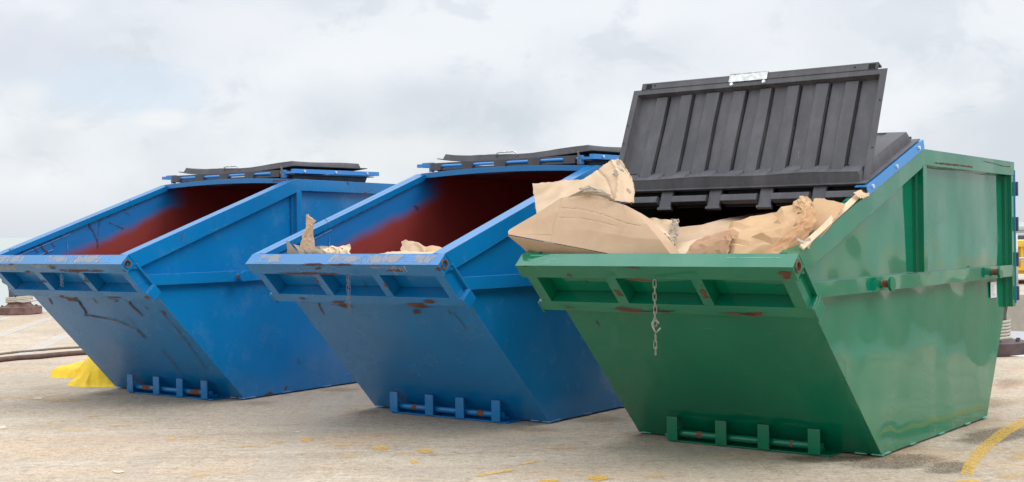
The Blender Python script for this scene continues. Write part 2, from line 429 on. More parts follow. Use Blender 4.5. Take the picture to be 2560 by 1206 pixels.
    for sg in (1, -1):
        K = 24; sq = []; ci = []
        for i in range(K):
            t = 2*pi*i/K+pi/4; cx, cy = cos(t), sin(t); q = max(abs(cx), abs(cy))
            l = hl+cx/q*TT/2; mm = hm+cy/q*TT/2
            l = min(max(l, L0), L1); mm = min(max(mm, 0), TT)
            if i % 6 == 0: l = L1 if cx > 0 else L0; mm = TT if cy > 0 else 0
            sq.append(FP(sg*hw, l, mm)); ci.append(FP(sg*hw, hl+cx*hr, hm+cy*hr))
        mb.add(sq+ci, [(i, (i+1) % K, K+(i+1) % K, K+i) for i in range(K)])
    bar = mb.build('lip_bar', P, root)
    for sg in (1, -1):
        mb = MB(); K = 20
        ring = lambda x, r: [FP(sg*x, hl+cos(2*pi*i/K)*r, hm+sin(2*pi*i/K)*r) for i in range(K)]
        rings = [ring(.879, .031), ring(.879, .0235), ring(.80, .0235)]; vs = sum(rings, [])+[FP(sg*.80, hl, hm)]+ring(.868, .031)
        fs = [(a*K+i, a*K+(i+1) % K, (a+1)*K+(i+1) % K, (a+1)*K+i) for a in (0, 1) for i in range(K)]+[(2*K+i, 2*K+(i+1) % K, 3*K) for i in range(K)]
        fs += [(i, (i+1) % K, 3*K+1+(i+1) % K, 3*K+1+i) for i in range(K)]
        mb.add(vs, fs); mb.build('pipe_end', M['rust'], bar, autos=40)
    # --- front frame under the lip
    bxF = lambda mb, x0, x1, l0, l1, m0, m1: mb.box(x0, x1, l0, l1, m0, m1, fn=FP)
    mb = MB(); bxF(mb, -.872, .872, LF, LF+.073, .001, T2)
    bxF(mb, .872, .8815, LF-.022, LF+.062, -.006, T2+.003); bxF(mb, -.8815, -.872, LF-.022, LF+.062, -.006, T2+.003)
    mb.build('lower_channel', P, root)
    for x0, x1 in ((-.846, -.776), (-.305, -.235), (.243, .307), (.776, .846)):
        mb = MB(); bxF(mb, x0, x1, LF+.074, L0-.001, .001, T2-.001); mb.build('frame_rib', P, root)
    mb = MB()
    for sg in (1, -1):
        a, b = sorted((sg*.80, sg*.872)); bxF(mb, a, b, LE, L0-.0015, -.012, .0005)
    mb.each('edge_strip', P, root)
    # --- foot brackets with roller rod
    xs = (-.467, -.125, .160, .483) if k != 'L' else (-.40, -.06, .235, .535)
    for x in xs:
        mb = MB(); y0 = -.176
        mb.hexa([(x-.037, y0, .012), (x+.037, y0, .012), (x+.037, y0+.011, .012), (x-.037, y0+.011, .012), (x-.037, y0, .158), (x+.037, y0, .158), (x+.037, y0+.011, .158), (x-.037, y0+.011, .158)])
        mb.box(x-.006, x+.006, y0+.0115, -.03, .0125, .034)
        mb.build('foot_bracket', P, root)
    mb = MB(); mb.tube([(xs[0]-.03, -.125, .052), (xs[-1]+.03, -.125, .052)], .022, 16); rod = mb.build('roller_rod', P, root, autos=40)
    mb = MB()
    for x, w_ in (((xs[0]+xs[1])/2, .022 if k != 'L' else .05), ((xs[2]+xs[3])/2, .03 if k != 'L' else .06)):
        if k == 'G': w_ = .018 if x < .2 else .008
        mb.tube([(x-w_, -.125, .052), (x+w_, -.125, .052)], .0226, 16)
    mb.each('rusty_sleeve', M['rust'], rod, autos=40)
    mb = MB(); mb.prism([(y0+.012, .003), (.06, .003), (.06, .0115), (y0+.012, .0115)], xs[0]-.03, xs[-1]+.09)
    mb.build('base_plate', P, root)
    # --- weld tabs along the foot, panel seams
    mb = MB()
    for yy in (.02, .42, .9, 1.38, 1.72): mb.box(.8165, .826, yy, yy+.09, .012, .020)
    for xx in (-.8, -.62, .66, .76): mb.box(xx, xx+.07, -.008, .002, .010, .017)
    mb.each('weld_bead', WD, root)
    mb = MB()
    seam = [-.47] + ([.05] if k == 'G' else []) + ([-.07, .18, .31, .43] if k == 'L' else [])
    for yy in seam:
        ztop = RP(0, (yy-T[0])/RD[0], -.125)[2]
        prev = None; nn = 14
        for a, b in ((1.046, ztop),) + (((-yy*math.tan(PHI)+.01, .95),) if yy == -.47 else ()):
            vs_ = []
            for i in range(nn+1):
                z = a+(b-a)*i/nn; w_ = .0003+R.random()*.0022; dx = R.uniform(-.001, .001)
                vs_ += [(xh(z)+.0012, yy+dx-w_, z), (xh(z)+.0012, yy+dx+w_, z)]
            mb.add(vs_, [(2*i, 2*i+1, 2*i+3, 2*i+2) for i in range(nn)])
    mb.each('panel_seam', M['dark'], root)
    mb = MB()      # inner weld lines on the far wall, their highlight painted as paler colour
    xi = -.80+.016
    for (s0, s1, mm) in ((.06, .70, -.075), (.62, RL-.02, -.058), (.02, .5, -.14)):
        mb.box(xi-.004, xi+.002, s0, s1, mm, mm+.005, fn=lambda x, s_, m_: RP(x, s_, m_))
    mb.box(xi-.004, xi+.001, -.492, -.489, .7, 1.30)
    mb.each('weld_seam', WD, root)
    # --- dirt line on ledges
    # --- lids
    if closed_lids:
        z0 = 1.832
        mb = MB()
        for sg in (1, -1):
            a, b = sorted((sg*.775, sg*.815)); mb.box(a, b, .60 if sg > 0 else .585, 1.66, z0+.006, z0+.042)
            a, b = sorted((sg*.700, sg*.725)); mb.box(a, b, .565, .60, ZT+.012, z0+.035)
        mb.box(-.86, -.725, .575, .607, z0+.008, z0+.034); mb.box(-.84, -.74, .62, .65, z0+.022, z0+.046)
        mb.box(-.775, .775, 1.628, 1.66, z0+.006, z0+.04)
        mb.box(.725, .82, .575, .599, z0+.003, z0+.022)
        fr = mb.build('lid_frame', M['fr'], root)
        mb = MB()
        for yy in (.72, 1.1, 1.5): mb.tube([(.8152, yy, z0+.026), (.823, yy, z0+.026)], .011, 10)
        mb.each('bolt', M['bolt'], fr, autos=40)
        mb = MB(); mb.tube([(-.72, .585, z0+.012), (.72, .585, z0+.012)], .0115, 12); mb.build('hinge_rod', M['fr'], fr, autos=40)
        ks = [-.66, -.34, -.02, .30, .62]
        mb = MB()
        for i, x in enumerate(ks):
            w_ = .052
            mb.box(x-w_, x+w_, .562, .606, z0-.022, z0+.034)
        mb.box(-.70, .70, .59, .66, z0+.020, z0+.038); mb.box(-.70, .70, .58, .66, z0-.022, z0-.004)
        mb.each('hinge_knuckle', M['pl'], root)
        lo = place(lid_mesh(.770, 1.0, .055, .006), (0, .64, z0+.0), (1, 0, 0), (0, 1, 0), (0, 0, 1)); lo.build('lower_lid', M['pl'], root, autos=35)
        up = lid_mesh(.735, .92, .044, -.004, sag=.026, curl=-.1)
        up.v = [(a, b, -c) for a, b, c in up.v]
        # folded over: outside up, its free part bulges to the right end
        up.v = [(a, b, c+.016+.014*max(0, a/.75)) for a, b, c in up.v]
        up = place(up, (.035, .635, z0+.040), (1, 0, 0), (0, 1, 0), (0, 0, 1)); u_ = up.build('upper_lid', M['pl'], root, autos=35)
        mb = MB(); zh = z0+.098
        mb.tube([(-.13, .66, zh-.03), (-.12, .66, zh-.008), (-.10, .66, zh), (.04, .66, zh), (.06, .66, zh-.008), (.07, .66, zh-.03)], .0055, 8); mb.build('handle', M['galv'], u_, smooth=True)
        # short retaining chain at the frame corner
        mb = MB()
        for i in range(4): mb.torus((.705, .560, z0+.045-.02*i), (1, 0, 0) if i % 2 else (0, 1, 0), (0, 0, 1), .015, .007, .0025, 10, 5)
        mb.build('retaining_chain', M['chain'], fr, smooth=True)
    return root, P
SKIP = {}
GL = 'steel skips'
for k, lab, cl in (('L', 'scratched blue skip, empty, standing leftmost beside the yellow bag', True),
                   ('M', 'blue skip in the middle with torn cardboard scraps behind its lip', True),
                   ('G', 'green skip filled with cardboard, its black lid standing open', False)):
    SKIP[k] = build_skip(k, lab, cl)[0]

# ------------------------------------------------------------------ green skip: frame, rear lid, open lid
g = SKIP['G']
mb = MB()
for sg in (1, -1):
    a, b = sorted((sg*.866, sg*.872)); mb.box(a, b, .93, RL+.012, -.004, .052, fn=RP)
    a, b = sorted((sg*.80, sg*.866)); mb.box(a, b, .93, RL+.012, .044, .0515, fn=RP)
mb.box(-.866, .866, RL-.02, RL+.01, .005, .043, fn=RP)
fr = mb.build('lid_frame', M['fr'], g)
mb = MB()
for s in (1.0, 1.37, 1.74): mb.tube([RP(.872, s, .028), RP(.882, s, .028)], .0115, 12)
mb.each('bolt', M['bolt'], fr, autos=40)
mb = MB(); HY, HZ = -.25, 1.487; mb.tube([(-.85, HY, HZ), (.85, HY, HZ)], .012, 12); mb.build('hinge_rod', M['fr'], fr, autos=40)
rl = lid_mesh(.86, .86, .062, .012); rl = place(rl, RP(0, .95, .058), (1, 0, 0), (0, RD[0], RD[1]), (0, -RN[0], -RN[1]))
rl = rl.build('rear_lid', M['pl'], g, autos=35)
mb = MB(); q = RP(0, RL+.005, .062)
mb.tube([(.28, q[1], q[2]+.012), (.58, q[1], q[2]+.012)], .013, 10); mb.tube([(.62, q[1], q[2]+.006), (.80, q[1], q[2]+.006)], .008, 8)
mb.tube([(-.75, q[1], q[2]+.01), (.2, q[1], q[2]+.01)], .011, 8)
mb.build('lid_hinge_bar', M['pl'], rl, autos=40)
# open front lid
Vd = Vector((0, .317, .733)).normalized(); Nd = Vector((0, -Vd.z, Vd.y))
ol = lid_mesh(.858, .735, .042, .020); ol = place(ol, Vector((0, HY, HZ))+Vd*.068+Nd*.012, (1, 0, 0), Vd, Nd)
ol = ol.build('open_lid', M['pl'], g, autos=35)
def OL(x, v, h): return tuple(Vector((x, HY, HZ))+Vd*v+Nd*(h+.012))
mb = MB(); mb.box(-.80, .80, .803, .845, -.006, .003, fn=OL)
mb.box(-.80, .80, .838, .848, -.05, .0025, fn=OL)
mb.build('lid_edge', M['pl'], ol)
mb = MB()
for x in (-.765, .745): mb.box(x, x+.04, .808, .838, .0032, .006, fn=OL)
for x in (-.77, .655): mb.box(x, x+.055, .20, .215, -.033, -.030, fn=OL); mb.box(x, x+.018, .165, .20, -.033, -.030, fn=OL)
for x in (-.70, .66): mb.tube([OL(x, .826, .0025), OL(x, .826, .0045)], .006, 10)
for x, v in ((-.845, .55), (-.845, .42), (.845, .30), (.845, .60)): mb.tube([OL(x, v, -.01), OL(x, v, .0045)], .004, 8)
for x in (-.39, .25): mb.tube([OL(x, .078, -.002), OL(x, .095, .003)], .009, 12)
mb.each('moulded_hole_shade', M['void'], ol, autos=40)  # solid black pieces, painting the dark of openings onto the lid
mb = MB(); mb.box(-.16, .10, .80, .855, .0035, .0085, fn=OL); mb.box(-.16, .10, .848, .856, -.012, .0085, fn=OL)
lt = mb.build('latch_plate', M['galv'], ol)
mb = MB()
for x in (-.135, .085): mb.tube([OL(x, .782, .001), OL(x, .782, .016)], .011, 10)
mb.each('bolt', M['bolt'], lt, autos=40)
# hinge end: knuckle bars around the rod, tongues between them
for i, xc in enumerate((-.60, -.255, .08, .41, .735)):
    w_ = .118 if i < 4 else .105
    mb = MB(); prof = [(-.018, .038), (.018, .038), (.026, .029), (.026, .006), (.010, -.009), (-.022, -.009)]
    pts = []
    for x in (xc-w_, xc+w_): pts += [OL(x, v, h) for v, h in prof]
    n = 6; mb.add(pts, [tuple(range(n))[::-1], tuple(range(n, 2*n))]+[(a, (a+1) % n, n+(a+1) % n, n+a) for a in range(n)])
    mb.build('hinge_knuckle', M['pl'], ol)
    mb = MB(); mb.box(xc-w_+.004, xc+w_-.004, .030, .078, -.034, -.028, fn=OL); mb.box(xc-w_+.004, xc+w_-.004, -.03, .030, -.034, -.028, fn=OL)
    mb.build('slot_shadow_plate', M['void'], ol)  # black backing that paints the shade seen through the hinge slots
for xc in (-.425, -.09, .248, .58, -.79):
    mb = MB(); w_ = .040
    mb.box(xc-w_, xc+w_, -.045, .072, .004, .018, fn=OL); mb.box(xc-w_-.008, xc+w_+.008, -.062, -.045, -.004, .022, fn=OL)
    mb.box(xc-w_+.004, xc+w_-.004, -.045, .072, -.014, .004, fn=OL)
    mb.build('hinge_tongue', M['pl'], ol)
# rear door hinges in blue and black at the far corner, document label
mb = MB(); mb.box(.80, .866, YB+.002, YB+.008, .76, ZB-.06)
rd = mb.build('rear_flap', M['fr'], g)
for z in (.78, 1.02, 1.27, 1.52):
    mb = MB(); mb.box(.81, .880, YB+.0085, YB+.028, z, z+.10); mb.build('hinge_knuckle', M['pl'], rd)
mb = MB(); mb.box(.815, .8195, 1.93, 2.05, .815, .925)
lb = mb.build('paper_label', simple('label_paper', (.66, .66, .68), (.74, .74, .76), .6, 0, 8), g)
mb = MB(); z = .905
for i in range(9):
    w_ = R.uniform(.04, .085); mb.box(.8196, .8200, 1.94, 1.94+w_, z-.0035, z); z -= .0095
mb.build('label_print', simple('label_ink', (.25, .25, .3), (.35, .35, .4), .7), lb)

# ------------------------------------------------------------------ hanging chains
M['ch2'] = simple('dull_chain', (.13, .15, .18), (.28, .30, .32), .6, .3, 60, .3, .001)
def chain(root, x, y, z0, z1, ll, hook=None, double=False):
    wr = .0021 if hook else .0014; mt = M['chain'] if hook else M['ch2']; wd = .2 if hook else .18
    mb = MB(); z = z0; i = 0
    while z > z1:
        if hook and abs(z-hook) < ll*.5: z -= .052; continue
        ax = (1, .25, 0) if i % 2 == 0 else (.25, -1, 0)
        mb.torus((x+.0015*sin(i*2.1), y, z-ll/2), ax, (.03*sin(i*1.7), 0, 1), ll/2+.002, ll*wd, wr, 14, 6)
        if double: mb.torus((x+.009+.001*sin(i), y+.006, z-ll/2-.008), (ax[1], ax[0], 0), (0, 0, 1), ll/2+.002, ll*wd, wr, 14, 6)
        z -= ll*.80; i += 1
    c = mb.build('chain', mt, root, smooth=True)
    if hook:
        mb = MB(); pts = []
        for t in np.linspace(-.6, 3.9, 16): pts.append((x+.004-.021*cos(t-.2)*-1, y, hook+.002+.021*sin(t-.2)))
        pts = [(x+.021*cos(t)+.002, y, hook+.021*sin(t)) for t in np.linspace(.25, 3.6, 14)]+[(x-.006, y, hook-.030), (x+.004, y, hook-.046)]
        mb.tube(pts, .0048, 8); mb.tube([(x+.004, y, hook-.044), (x+.016, y, hook-.034), (x+.034, y, hook-.018)], .0048, 8)
        mb.build('hook', M['chain'], c, smooth=True)
chain(g, .041, -1.172, 1.055, .690, .043, hook=.815)
chain(SKIP['M'], .060, -1.172, 1.06, .845, .040, double=True)
chain(SKIP['L'], .090, -1.172, 1.05, .985, .034, double=True)

# ------------------------------------------------------------------ wear marks (sheets 1-2 mm proud)
def frect(mb, x0, x1, l0, l1, m, sk=0.):
    mb.quad(FP(x0, l0, m), FP(x1, l0, m), FP(x1+sk, l1, m), FP(x0+sk, l1, m))
def marks(k, name, mt, rects):
    mb = MB()
    for r in rects: frect(mb, *r)
    mb.each(name, mt, SKIP[k], recalc=False)
S0 = .0018
# px,py boxes on the channel/slope turned into slope coordinates
def fpx(k, px, py, m):
    p = at(k, px, py, (0, -sin(PHI), -cos(PHI)), m); return p[0], -p[1]*cos(PHI)+p[2]*sin(PHI)
def patch(k, x0, y0, x1, y1, m):
    a = fpx(k, x0, (y0+y1)/2, m); b = fpx(k, x1, (y0+y1)/2, m); c = fpx(k, (x0+x1)/2, y0, m); d = fpx(k, (x0+x1)/2, y1, m)
    return (a[0], b[0], d[1], c[1], m)
CH, SL = T2+S0, S0+.0008
marks('G', 'rust_mark', M['rdec'], [patch('G', *b) for b in ((1400, 762, 1470, 778, CH), (1435, 760, 1700, 790, CH), (1590, 765, 1700, 792, CH), (1735, 774, 1935, 797, CH), (1850, 776, 1930, 800, CH),
      (1470, 696, 1760, 706, TT+S0), (1290, 664, 1330, 672, TT+S0), (1930, 668, 2000, 705, TT+S0), (1600, 770, 1720, 786, CH), (1405, 680, 1440, 696, TT+S0), (1540, 662, 1620, 676, TT+S0),
      (1530, 705, 1560, 760, T2+.0005), (1745, 706, 1775, 760, T2+.0005))])
marks('M', 'rust_mark', M['rdec'], [patch('M', *b) for b in ((735, 740, 780, 756, CH), (790, 748, 890, 770, CH), (830, 752, 900, 776, SL), (960, 752, 1100, 772, CH), (985, 756, 1110, 778, SL), (1010, 768, 1070, 790, SL), (1050, 748, 1095, 764, CH),
      (780, 665, 812, 678, TT+S0), (925, 672, 1060, 682, TT+S0), (640, 680, 900, 690, TT+S0), (780, 688, 805, 720, T2+.0005), (955, 700, 975, 730, T2+.0005), (640, 655, 1000, 668, TT+S0), (1080, 655, 1112, 690, TT+S0))])
marks('L', 'rust_mark', M['rdec'], [patch('L', *b) for b in ((120, 738, 210, 752, CH), (160, 740, 205, 760, SL), (230, 738, 325, 752, CH), (262, 744, 315, 764, SL), (10, 655, 50, 668, TT+S0), (90, 672, 310, 684, TT+S0), (110, 660, 150, 680, TT+S0), (60, 674, 80, 690, TT+S0),
      (300, 670, 322, 684, TT+S0), (350, 735, 385, 752, CH), (95, 690, 125, 715, T2+.0005), (205, 690, 225, 712, T2+.0005)  , (395, 770, 420, 795, SL))])
def ribbon(mb, q, w_, fn):
    # jagged continuous strip along a polyline
    P = []
    for i in range(len(q)-1):
        n = max(2, int(math.dist(q[i], q[i+1])/.018))
        for j in range(n): P.append((q[i][0]+(q[i+1][0]-q[i][0])*j/n, q[i][1]+(q[i+1][1]-q[i][1])*j/n))
    P.append(tuple(q[-1])); k = len(mb.v); N = len(P)
    for i, (a, b) in enumerate(P):
        c, d = P[max(0, i-1)], P[min(N-1, i+1)]; L = math.hypot(d[0]-c[0], d[1]-c[1]) or 1
        nx, ny = -(d[1]-c[1])/L, (d[0]-c[0])/L; e = R.uniform(-.25, .25)*w_
        w0 = w_*R.uniform(.45, 1.1); a += nx*e; b += ny*e
        mb.v.append(fn(a-nx*w0, b-ny*w0)); mb.v.append(fn(a+nx*w0, b+ny*w0))
    for i in range(N-1):
        v0, v1 = i/(N-1), (i+1)/(N-1)
        mb.f.append((k+2*i, k+2*i+2, k+2*i+3, k+2*i+1)); mb.mi.append(0); mb.uv.append(((v0, 0), (v1, 0), (v1, 1), (v0, 1)))
mb = MB()
def stroke(mb, k, pts, w_, m=SL):
    q = [fpx(k, *p, m) for p in pts]
    ribbon(mb, q, w_, lambda a, b: FP(a, b, m))
mb = MB()
for pts, w_ in ((((195, 752), (218, 790)), .022), (((200, 788), (222, 790), (290, 802), (350, 828)), .010), (((340, 822), (352, 836), (365, 848)), .016), (((318, 752), (335, 772), (358, 792)), .020),
                (((120, 745), (132, 764)), .012), (((318, 792), (340, 815)), .006), (((400, 870), (430, 905), (460, 945)), .006), (((185, 742), (200, 760)), .014), (((385, 765), (430, 810), (470, 862), (520, 930)), .006), (((362, 768), (372, 775)), .010), (((230, 745), (245, 762)), .008)):
    stroke(mb, 'L', pts, w_)
mb.each('scratch', M['rstr'], SKIP['L'], recalc=False)
mb = MB()
for pts, w_ in ((((795, 758), (802, 775), (812, 790)), .008), (((905, 700), (918, 720)), .006), (((1120, 775), (1128, 790)), .006), (((1130, 778), (1170, 830)), .004)): stroke(mb, 'M', pts, w_)
mb.each('scratch', M['rstr'], SKIP['M'], recalc=False)
mb = MB()
for pts, w_ in ((((1487, 802), (1500, 818)), .006), (((1462, 700), (1470, 712)), .004)): stroke(mb, 'G', pts, w_)
mb.each('scratch', M['rstr'], SKIP['G'], recalc=False)
# top face of the lip bars: plane l=LR, coordinates x and m
def topq(mb, x0, x1, m0, m1, sk=0., l=LR+S0): mb.quad(FP(x0, l, m0), FP(x1, l, m0), FP(x1+sk, l, m1), FP(x0+sk, l, m1))
mb = MB(); topq(mb, .20, .62, .0, TT, -.05); topq(mb, -.15, .3, 0, TT); topq(mb, -.8, -.5, 0, TT); topq(mb, .6, .86, 0, TT)
frect(mb, .25, .5, LR-.04, LR, TT+S0); mb.each('dirt_mark', M['mud'], SKIP['M'], recalc=False)
mb = MB(); topq(mb, -.62, -.3, 0, TT, -.05); topq(mb, -.1, .3, 0, TT); topq(mb, .2, .7, 0, TT); topq(mb, -.8, -.6, 0, TT); frect(mb, -.75, -.45, LR-.08, LR-.01, TT+S0); frect(mb, -.3, .1, LR-.05, LR, TT+S0); mb.each('dirt_mark', M['mud'], SKIP['L'], recalc=False)

mb = MB()
for (a, b), (c, d) in (((973, 667), (995, 688)), ((978, 664), (990, 676)), ((995, 666), (1004, 678)), ((1001, 665), (1010, 680)), ((1008, 665), (1019, 682)), ((1012, 665), (1016, 672)), ((985, 664), (992, 672))):
    stroke(mb, 'M', ((a, b), (c, d)), .0035, TT+S0+.0008)
mb.each('paint_drip', M['drip'], SKIP['M'], recalc=False)
# wiped streaks on bar tops
for k in 'LMG':
    mb = MB()
    for i in range(5):
        x = R.choice((-.84, .45))+R.uniform(0, .06); m0 = .012+.016*i; mb.box(x, x+R.uniform(.18, .34), LR-.001, LR+.0012, m0, m0+.003, fn=FP)
    mb.each('weld_streak', M['paleg'] if k == 'G' else M['paleb'], SKIP[k])
# dark scratches on the far inner wall of the leftmost skip
mb = MB()
def wallstroke(mb, k, pts, w_):
    q = [at(k, *p, (1, 0, 0), -.782)[1:] for p in pts]
    ribbon(mb, q, w_*.55, lambda a, b: (-.7815, a, b))
for pts, w_ in ((((88, 596), (100, 612), (122, 636)), .02), (((42, 618), (60, 632)), .016), (((72, 610), (98, 632)), .012), (((125, 600), (138, 618)), .01), (((215, 552), (232, 575), (244, 600), (246, 625)), .014),
                (((262, 540), (250, 552), (245, 590)), .01), (((272, 555), (312, 572)), .008), (((55, 615), (80, 620)), .012), (((300, 518), (328, 540)), .006), (((322, 500), (334, 512)), .012), (((230, 560), (222, 572)), .01), (((20, 626), (40, 622)), .018)):
    wallstroke(mb, 'L', pts, w_)
mb.each('scratch', M['rstr'], SKIP['L'], recalc=False)
mb = MB()
for pts, w_ in ((((803, 535), (812, 548), (820, 556)), .006), (((1035, 512), (1047, 522)), .018), (((905, 485), (925, 478), (935, 472)), .006)): wallstroke(mb, 'M', pts, w_)
mb.each('scratch', M['rstr'], SKIP['M'], recalc=False)
# side marks
def sidestroke(mb, k, pts, w_, x):
    q = [at(k, *p, (1, 0, 0), x)[1:] for p in pts]
    ribbon(mb, q, w_*.8, lambda a, b: (x, a, b))
mb = MB(); sidestroke(mb, 'L', ((457, 580), (455, 595), (450, 604)), .008, .8655); sidestroke(mb, 'L', ((712, 978), (718, 965)), .014, .8225); sidestroke(mb, 'L', ((868, 455), (872, 463)), .008, .864)
sidestroke(mb, 'L', ((745, 895), (750, 915)), .006, .822); sidestroke(mb, 'L', ((680, 455), (735, 448)), .012, .8655); sidestroke(mb, 'L', ((660, 990), (672, 984), (684, 985)), .02, .8225)
mb.each('rust_mark', M['rstr'], SKIP['L'], recalc=False)
mb = MB(); sidestroke(mb, 'G', ((2452, 402), (2480, 408), (2508, 416), (2534, 418)), .005, .8635); sidestroke(mb, 'G', ((2330, 407), (2400, 414), (2440, 420)), .010, .8635)
mb.each('rust_mark', M['rstr'], SKIP['G'], recalc=False)

# ------------------------------------------------------------------ loose sheets: cardboard and paper
def sheet(name, k, rows, mt, label, cat, sub=6, amp=.006, freq=9., th=.004, seed=0, group=None, x_plane=None, rag=0., crease=0., lines=(), rim=False, facet=0.):
    """rows of (px,py,depth): coarse folds of the sheet, refined, crumpled and given thickness"""
    if rim: G = [[Vector(at(k, p[0], p[1], (0, *RN), RN[0]*T[0]+RN[1]*T[1]+p[2])) for p in r] for r in rows]
    elif x_plane: G = [[Vector(at(k, p[0], p[1], (1, 0, 0), p[2])) for p in r] for r in rows]
    else: G = [[Vector(atY(k, *p)) for p in r] for r in rows]
    o = G[len(G)//2][len(G[0])//2].copy(); o.z = min(v.z for r in G for v in r)
    nr, nc = len(G), len(G[0]); P = []
    for i in range((nr-1)*sub+1):
        a = i/sub; i0 = min(int(a), nr-2); fa = a-i0; row = []
        for j in range((nc-1)*sub+1):
            b = j/sub; j0 = min(int(b), nc-2); fb = b-j0
            p = (G[i0][j0]*(1-fa)*(1-fb)+G[i0+1][j0]*fa*(1-fb)+G[i0][j0+1]*(1-fa)*fb+G[i0+1][j0+1]*fa*fb)
            nz = Vector(mnoise.noise_vector(p*freq+Vector((seed, 0, 0))))+.5*Vector(mnoise.noise_vector(p*freq*2.7+Vector((seed, 3, 0))))
            rd = 0
            if crease:
                c1 = abs(mnoise.noise(Vector((p.x-p.z*.8, p.y, p.z*.5+p.x*.3))*freq*1.5+Vector((seed+9, 1, 2)))); c2 = abs(mnoise.noise(Vector((p.x*freq*2.1+p.z*freq*1.2, p.y*freq*2, p.z*freq*.9+seed)))); rd = crease*(1.3*c1+.9*c2)
            for kind, v0, sl, dep, wd, *rg in lines:
                if rg and not rg[0] <= (b if kind == 'r' else a) <= rg[1]: continue
                e = abs((a-v0-sl*b) if kind == 'r' else (b-v0-sl*a))/wd
                if e < 1: rd -= dep*(1-e)
            p = p+nz*amp+Vector((0, -1, .3))*rd
            if facet: p = p+Vector((R.uniform(-.5, .5), R.uniform(-1, 1), R.uniform(-.6, .6)))*facet
            if rag and (i in (0, (nr-1)*sub) or j in (0, (nc-1)*sub)): p += Vector((R.uniform(-1, 1), R.uniform(-1, 1), R.uniform(-1, 1)))*rag
            row.append(p-o)
        P.append(row)
    ni, nj = len(P), len(P[0]); mb = MB()
    nrm = Vector()
    for i in range(0, ni-1): nrm += (P[i+1][0]-P[i][0]).cross(P[i][-1]-P[i][0])
    N = [[None]*nj for _ in range(ni)]
    for i in range(ni):
        for j in range(nj):
            a = P[min(i+1, ni-1)][j]-P[max(i-1, 0)][j]; b = P[i][min(j+1, nj-1)]-P[i][max(j-1, 0)]; c = a.cross(b); N[i][j] = c.normalized() if c.length > 1e-9 else Vector((0, 0, 1))
    for s_ in (0, 1):
        for i in range(ni):
            for j in range(nj): mb.v.append(tuple(P[i][j]+N[i][j]*(th*s_)))
    K = ni*nj
    def f(*q): mb.f.append(q); mb.mi.append(0); mb.uv.append(None)
    for s_ in (0, 1):
        for i in range(ni-1):
            for j in range(nj-1):
                a, b, c, d = i*nj+j, i*nj+j+1, (i+1)*nj+j+1, (i+1)*nj+j
                if facet:
                    tri = ((a, b, c), (a, c, d)) if (i*7+j*13+(i*j) % 5) % 2 else ((a, b, d), (b, c, d))
                    for q in tri: f(*(q[::-1] if not s_ else tuple(K+w_ for w_ in q)))
                elif s_: f(K+a, K+b, K+c, K+d)
                else: f(d, c, b, a)
    for i in range(ni-1):
        for j in (0, nj-1): a, d = i*nj+j, (i+1)*nj+j; f(a, d, K+d, K+a)
    for j in range(nj-1):
        for i in (0, ni-1): a, b = i*nj+j, i*nj+j+1; f(a, b, K+b, K+a)
    ob = mb.build(name, mt, None, autos=10 if facet else 38)
    ob.location = world(k, o); ob.rotation_euler = (0, 0, SK[k][2])
    if label: tag(ob, label, cat, group)
    return ob
def under(root, *obs):
    bpy.context.view_layer.update()
    for o in obs: o.parent = root; o.matrix_parent_inverse = root.matrix_world.inverted()
GC = 'cardboard heaped in the green skip'
A = [[(1275, 577, -1.15), (1345, 534, -1.06), (1402, 496, -.99), (1450, 488, -.96), (1510, 498, -.96), (1562, 514, -.98), (1600, 534, -.97), (1625, 550, -.92)],
     [(1271, 581, -1.17), (1335, 560, -1.10), (1392, 530, -1.05), (1455, 530, -1.03), (1510, 540, -1.03), (1568, 556, -1.03), (1618, 562, -1.02), (1650, 576, -.96)],
     [(1271, 584, -1.18), (1330, 580, -1.13), (1382, 572, -1.10), (1460, 575, -1.08), (1520, 585, -1.08), (1580, 595, -1.07), (1648, 600, -1.06), (1678, 608, -.99)],
     [(1271, 588, -1.19), (1325, 598, -1.16), (1378, 607, -1.14), (1450, 621, -1.12), (1515, 634, -1.12), (1585, 650, -1.10), (1690, 654, -1.08), (1712, 656, -1.0)]]
box = sheet('cardboard_box', 'G', A, M['cb'], 'big flattened brown cardboard box jutting over the left end of the green lip', 'cardboard box', 22, .0030, 4, .005, 1, GC, lines=(('c', 2.05, -.03, .005, .05), ('r', .50, .12, .004, .05, 2.1, 5.6), ('r', 1.25, .05, .0025, .05, 2.1, 4.5), ('r', 2.55, -.02, .003, .05, 0, 2.0)))
A2 = [[(1271, 589, -1.188), (1325, 599, -1.158), (1378, 608, -1.138), (1450, 622, -1.118), (1530, 638, -1.115)],
      [(1300, 612, -1.12), (1345, 634, -1.10), (1380, 640, -1.09), (1450, 652, -1.08), (1540, 668, -1.08)],
      [(1345, 655, -1.0), (1365, 665, -1.0), (1395, 672, -1.0), (1455, 680, -1.0), (1540, 690, -1.0)]]
u1 = sheet('underside', 'G', A2, M['cb'], None, None, 5, .002, 6, .004, 2)
B = [[(1334, 462, -.86), (1400, 455, -.86), (1462, 448, -.86), (1500, 424, -.82), (1532, 404, -.78), (1556, 402, -.76)],
     [(1337, 490, -.90), (1400, 478, -.90), (1460, 468, -.90), (1515, 448, -.86), (1553, 430, -.82), (1580, 446, -.78)],
     [(1341, 515, -.94), (1402, 492, -.93), (1462, 480, -.92), (1518, 475, -.90), (1562, 468, -.86), (1588, 478, -.82)],
     [(1344, 536, -1.0), (1400, 506, -.96), (1462, 496, -.94), (1518, 500, -.93), (1566, 508, -.91), (1582, 506, -.86)]]
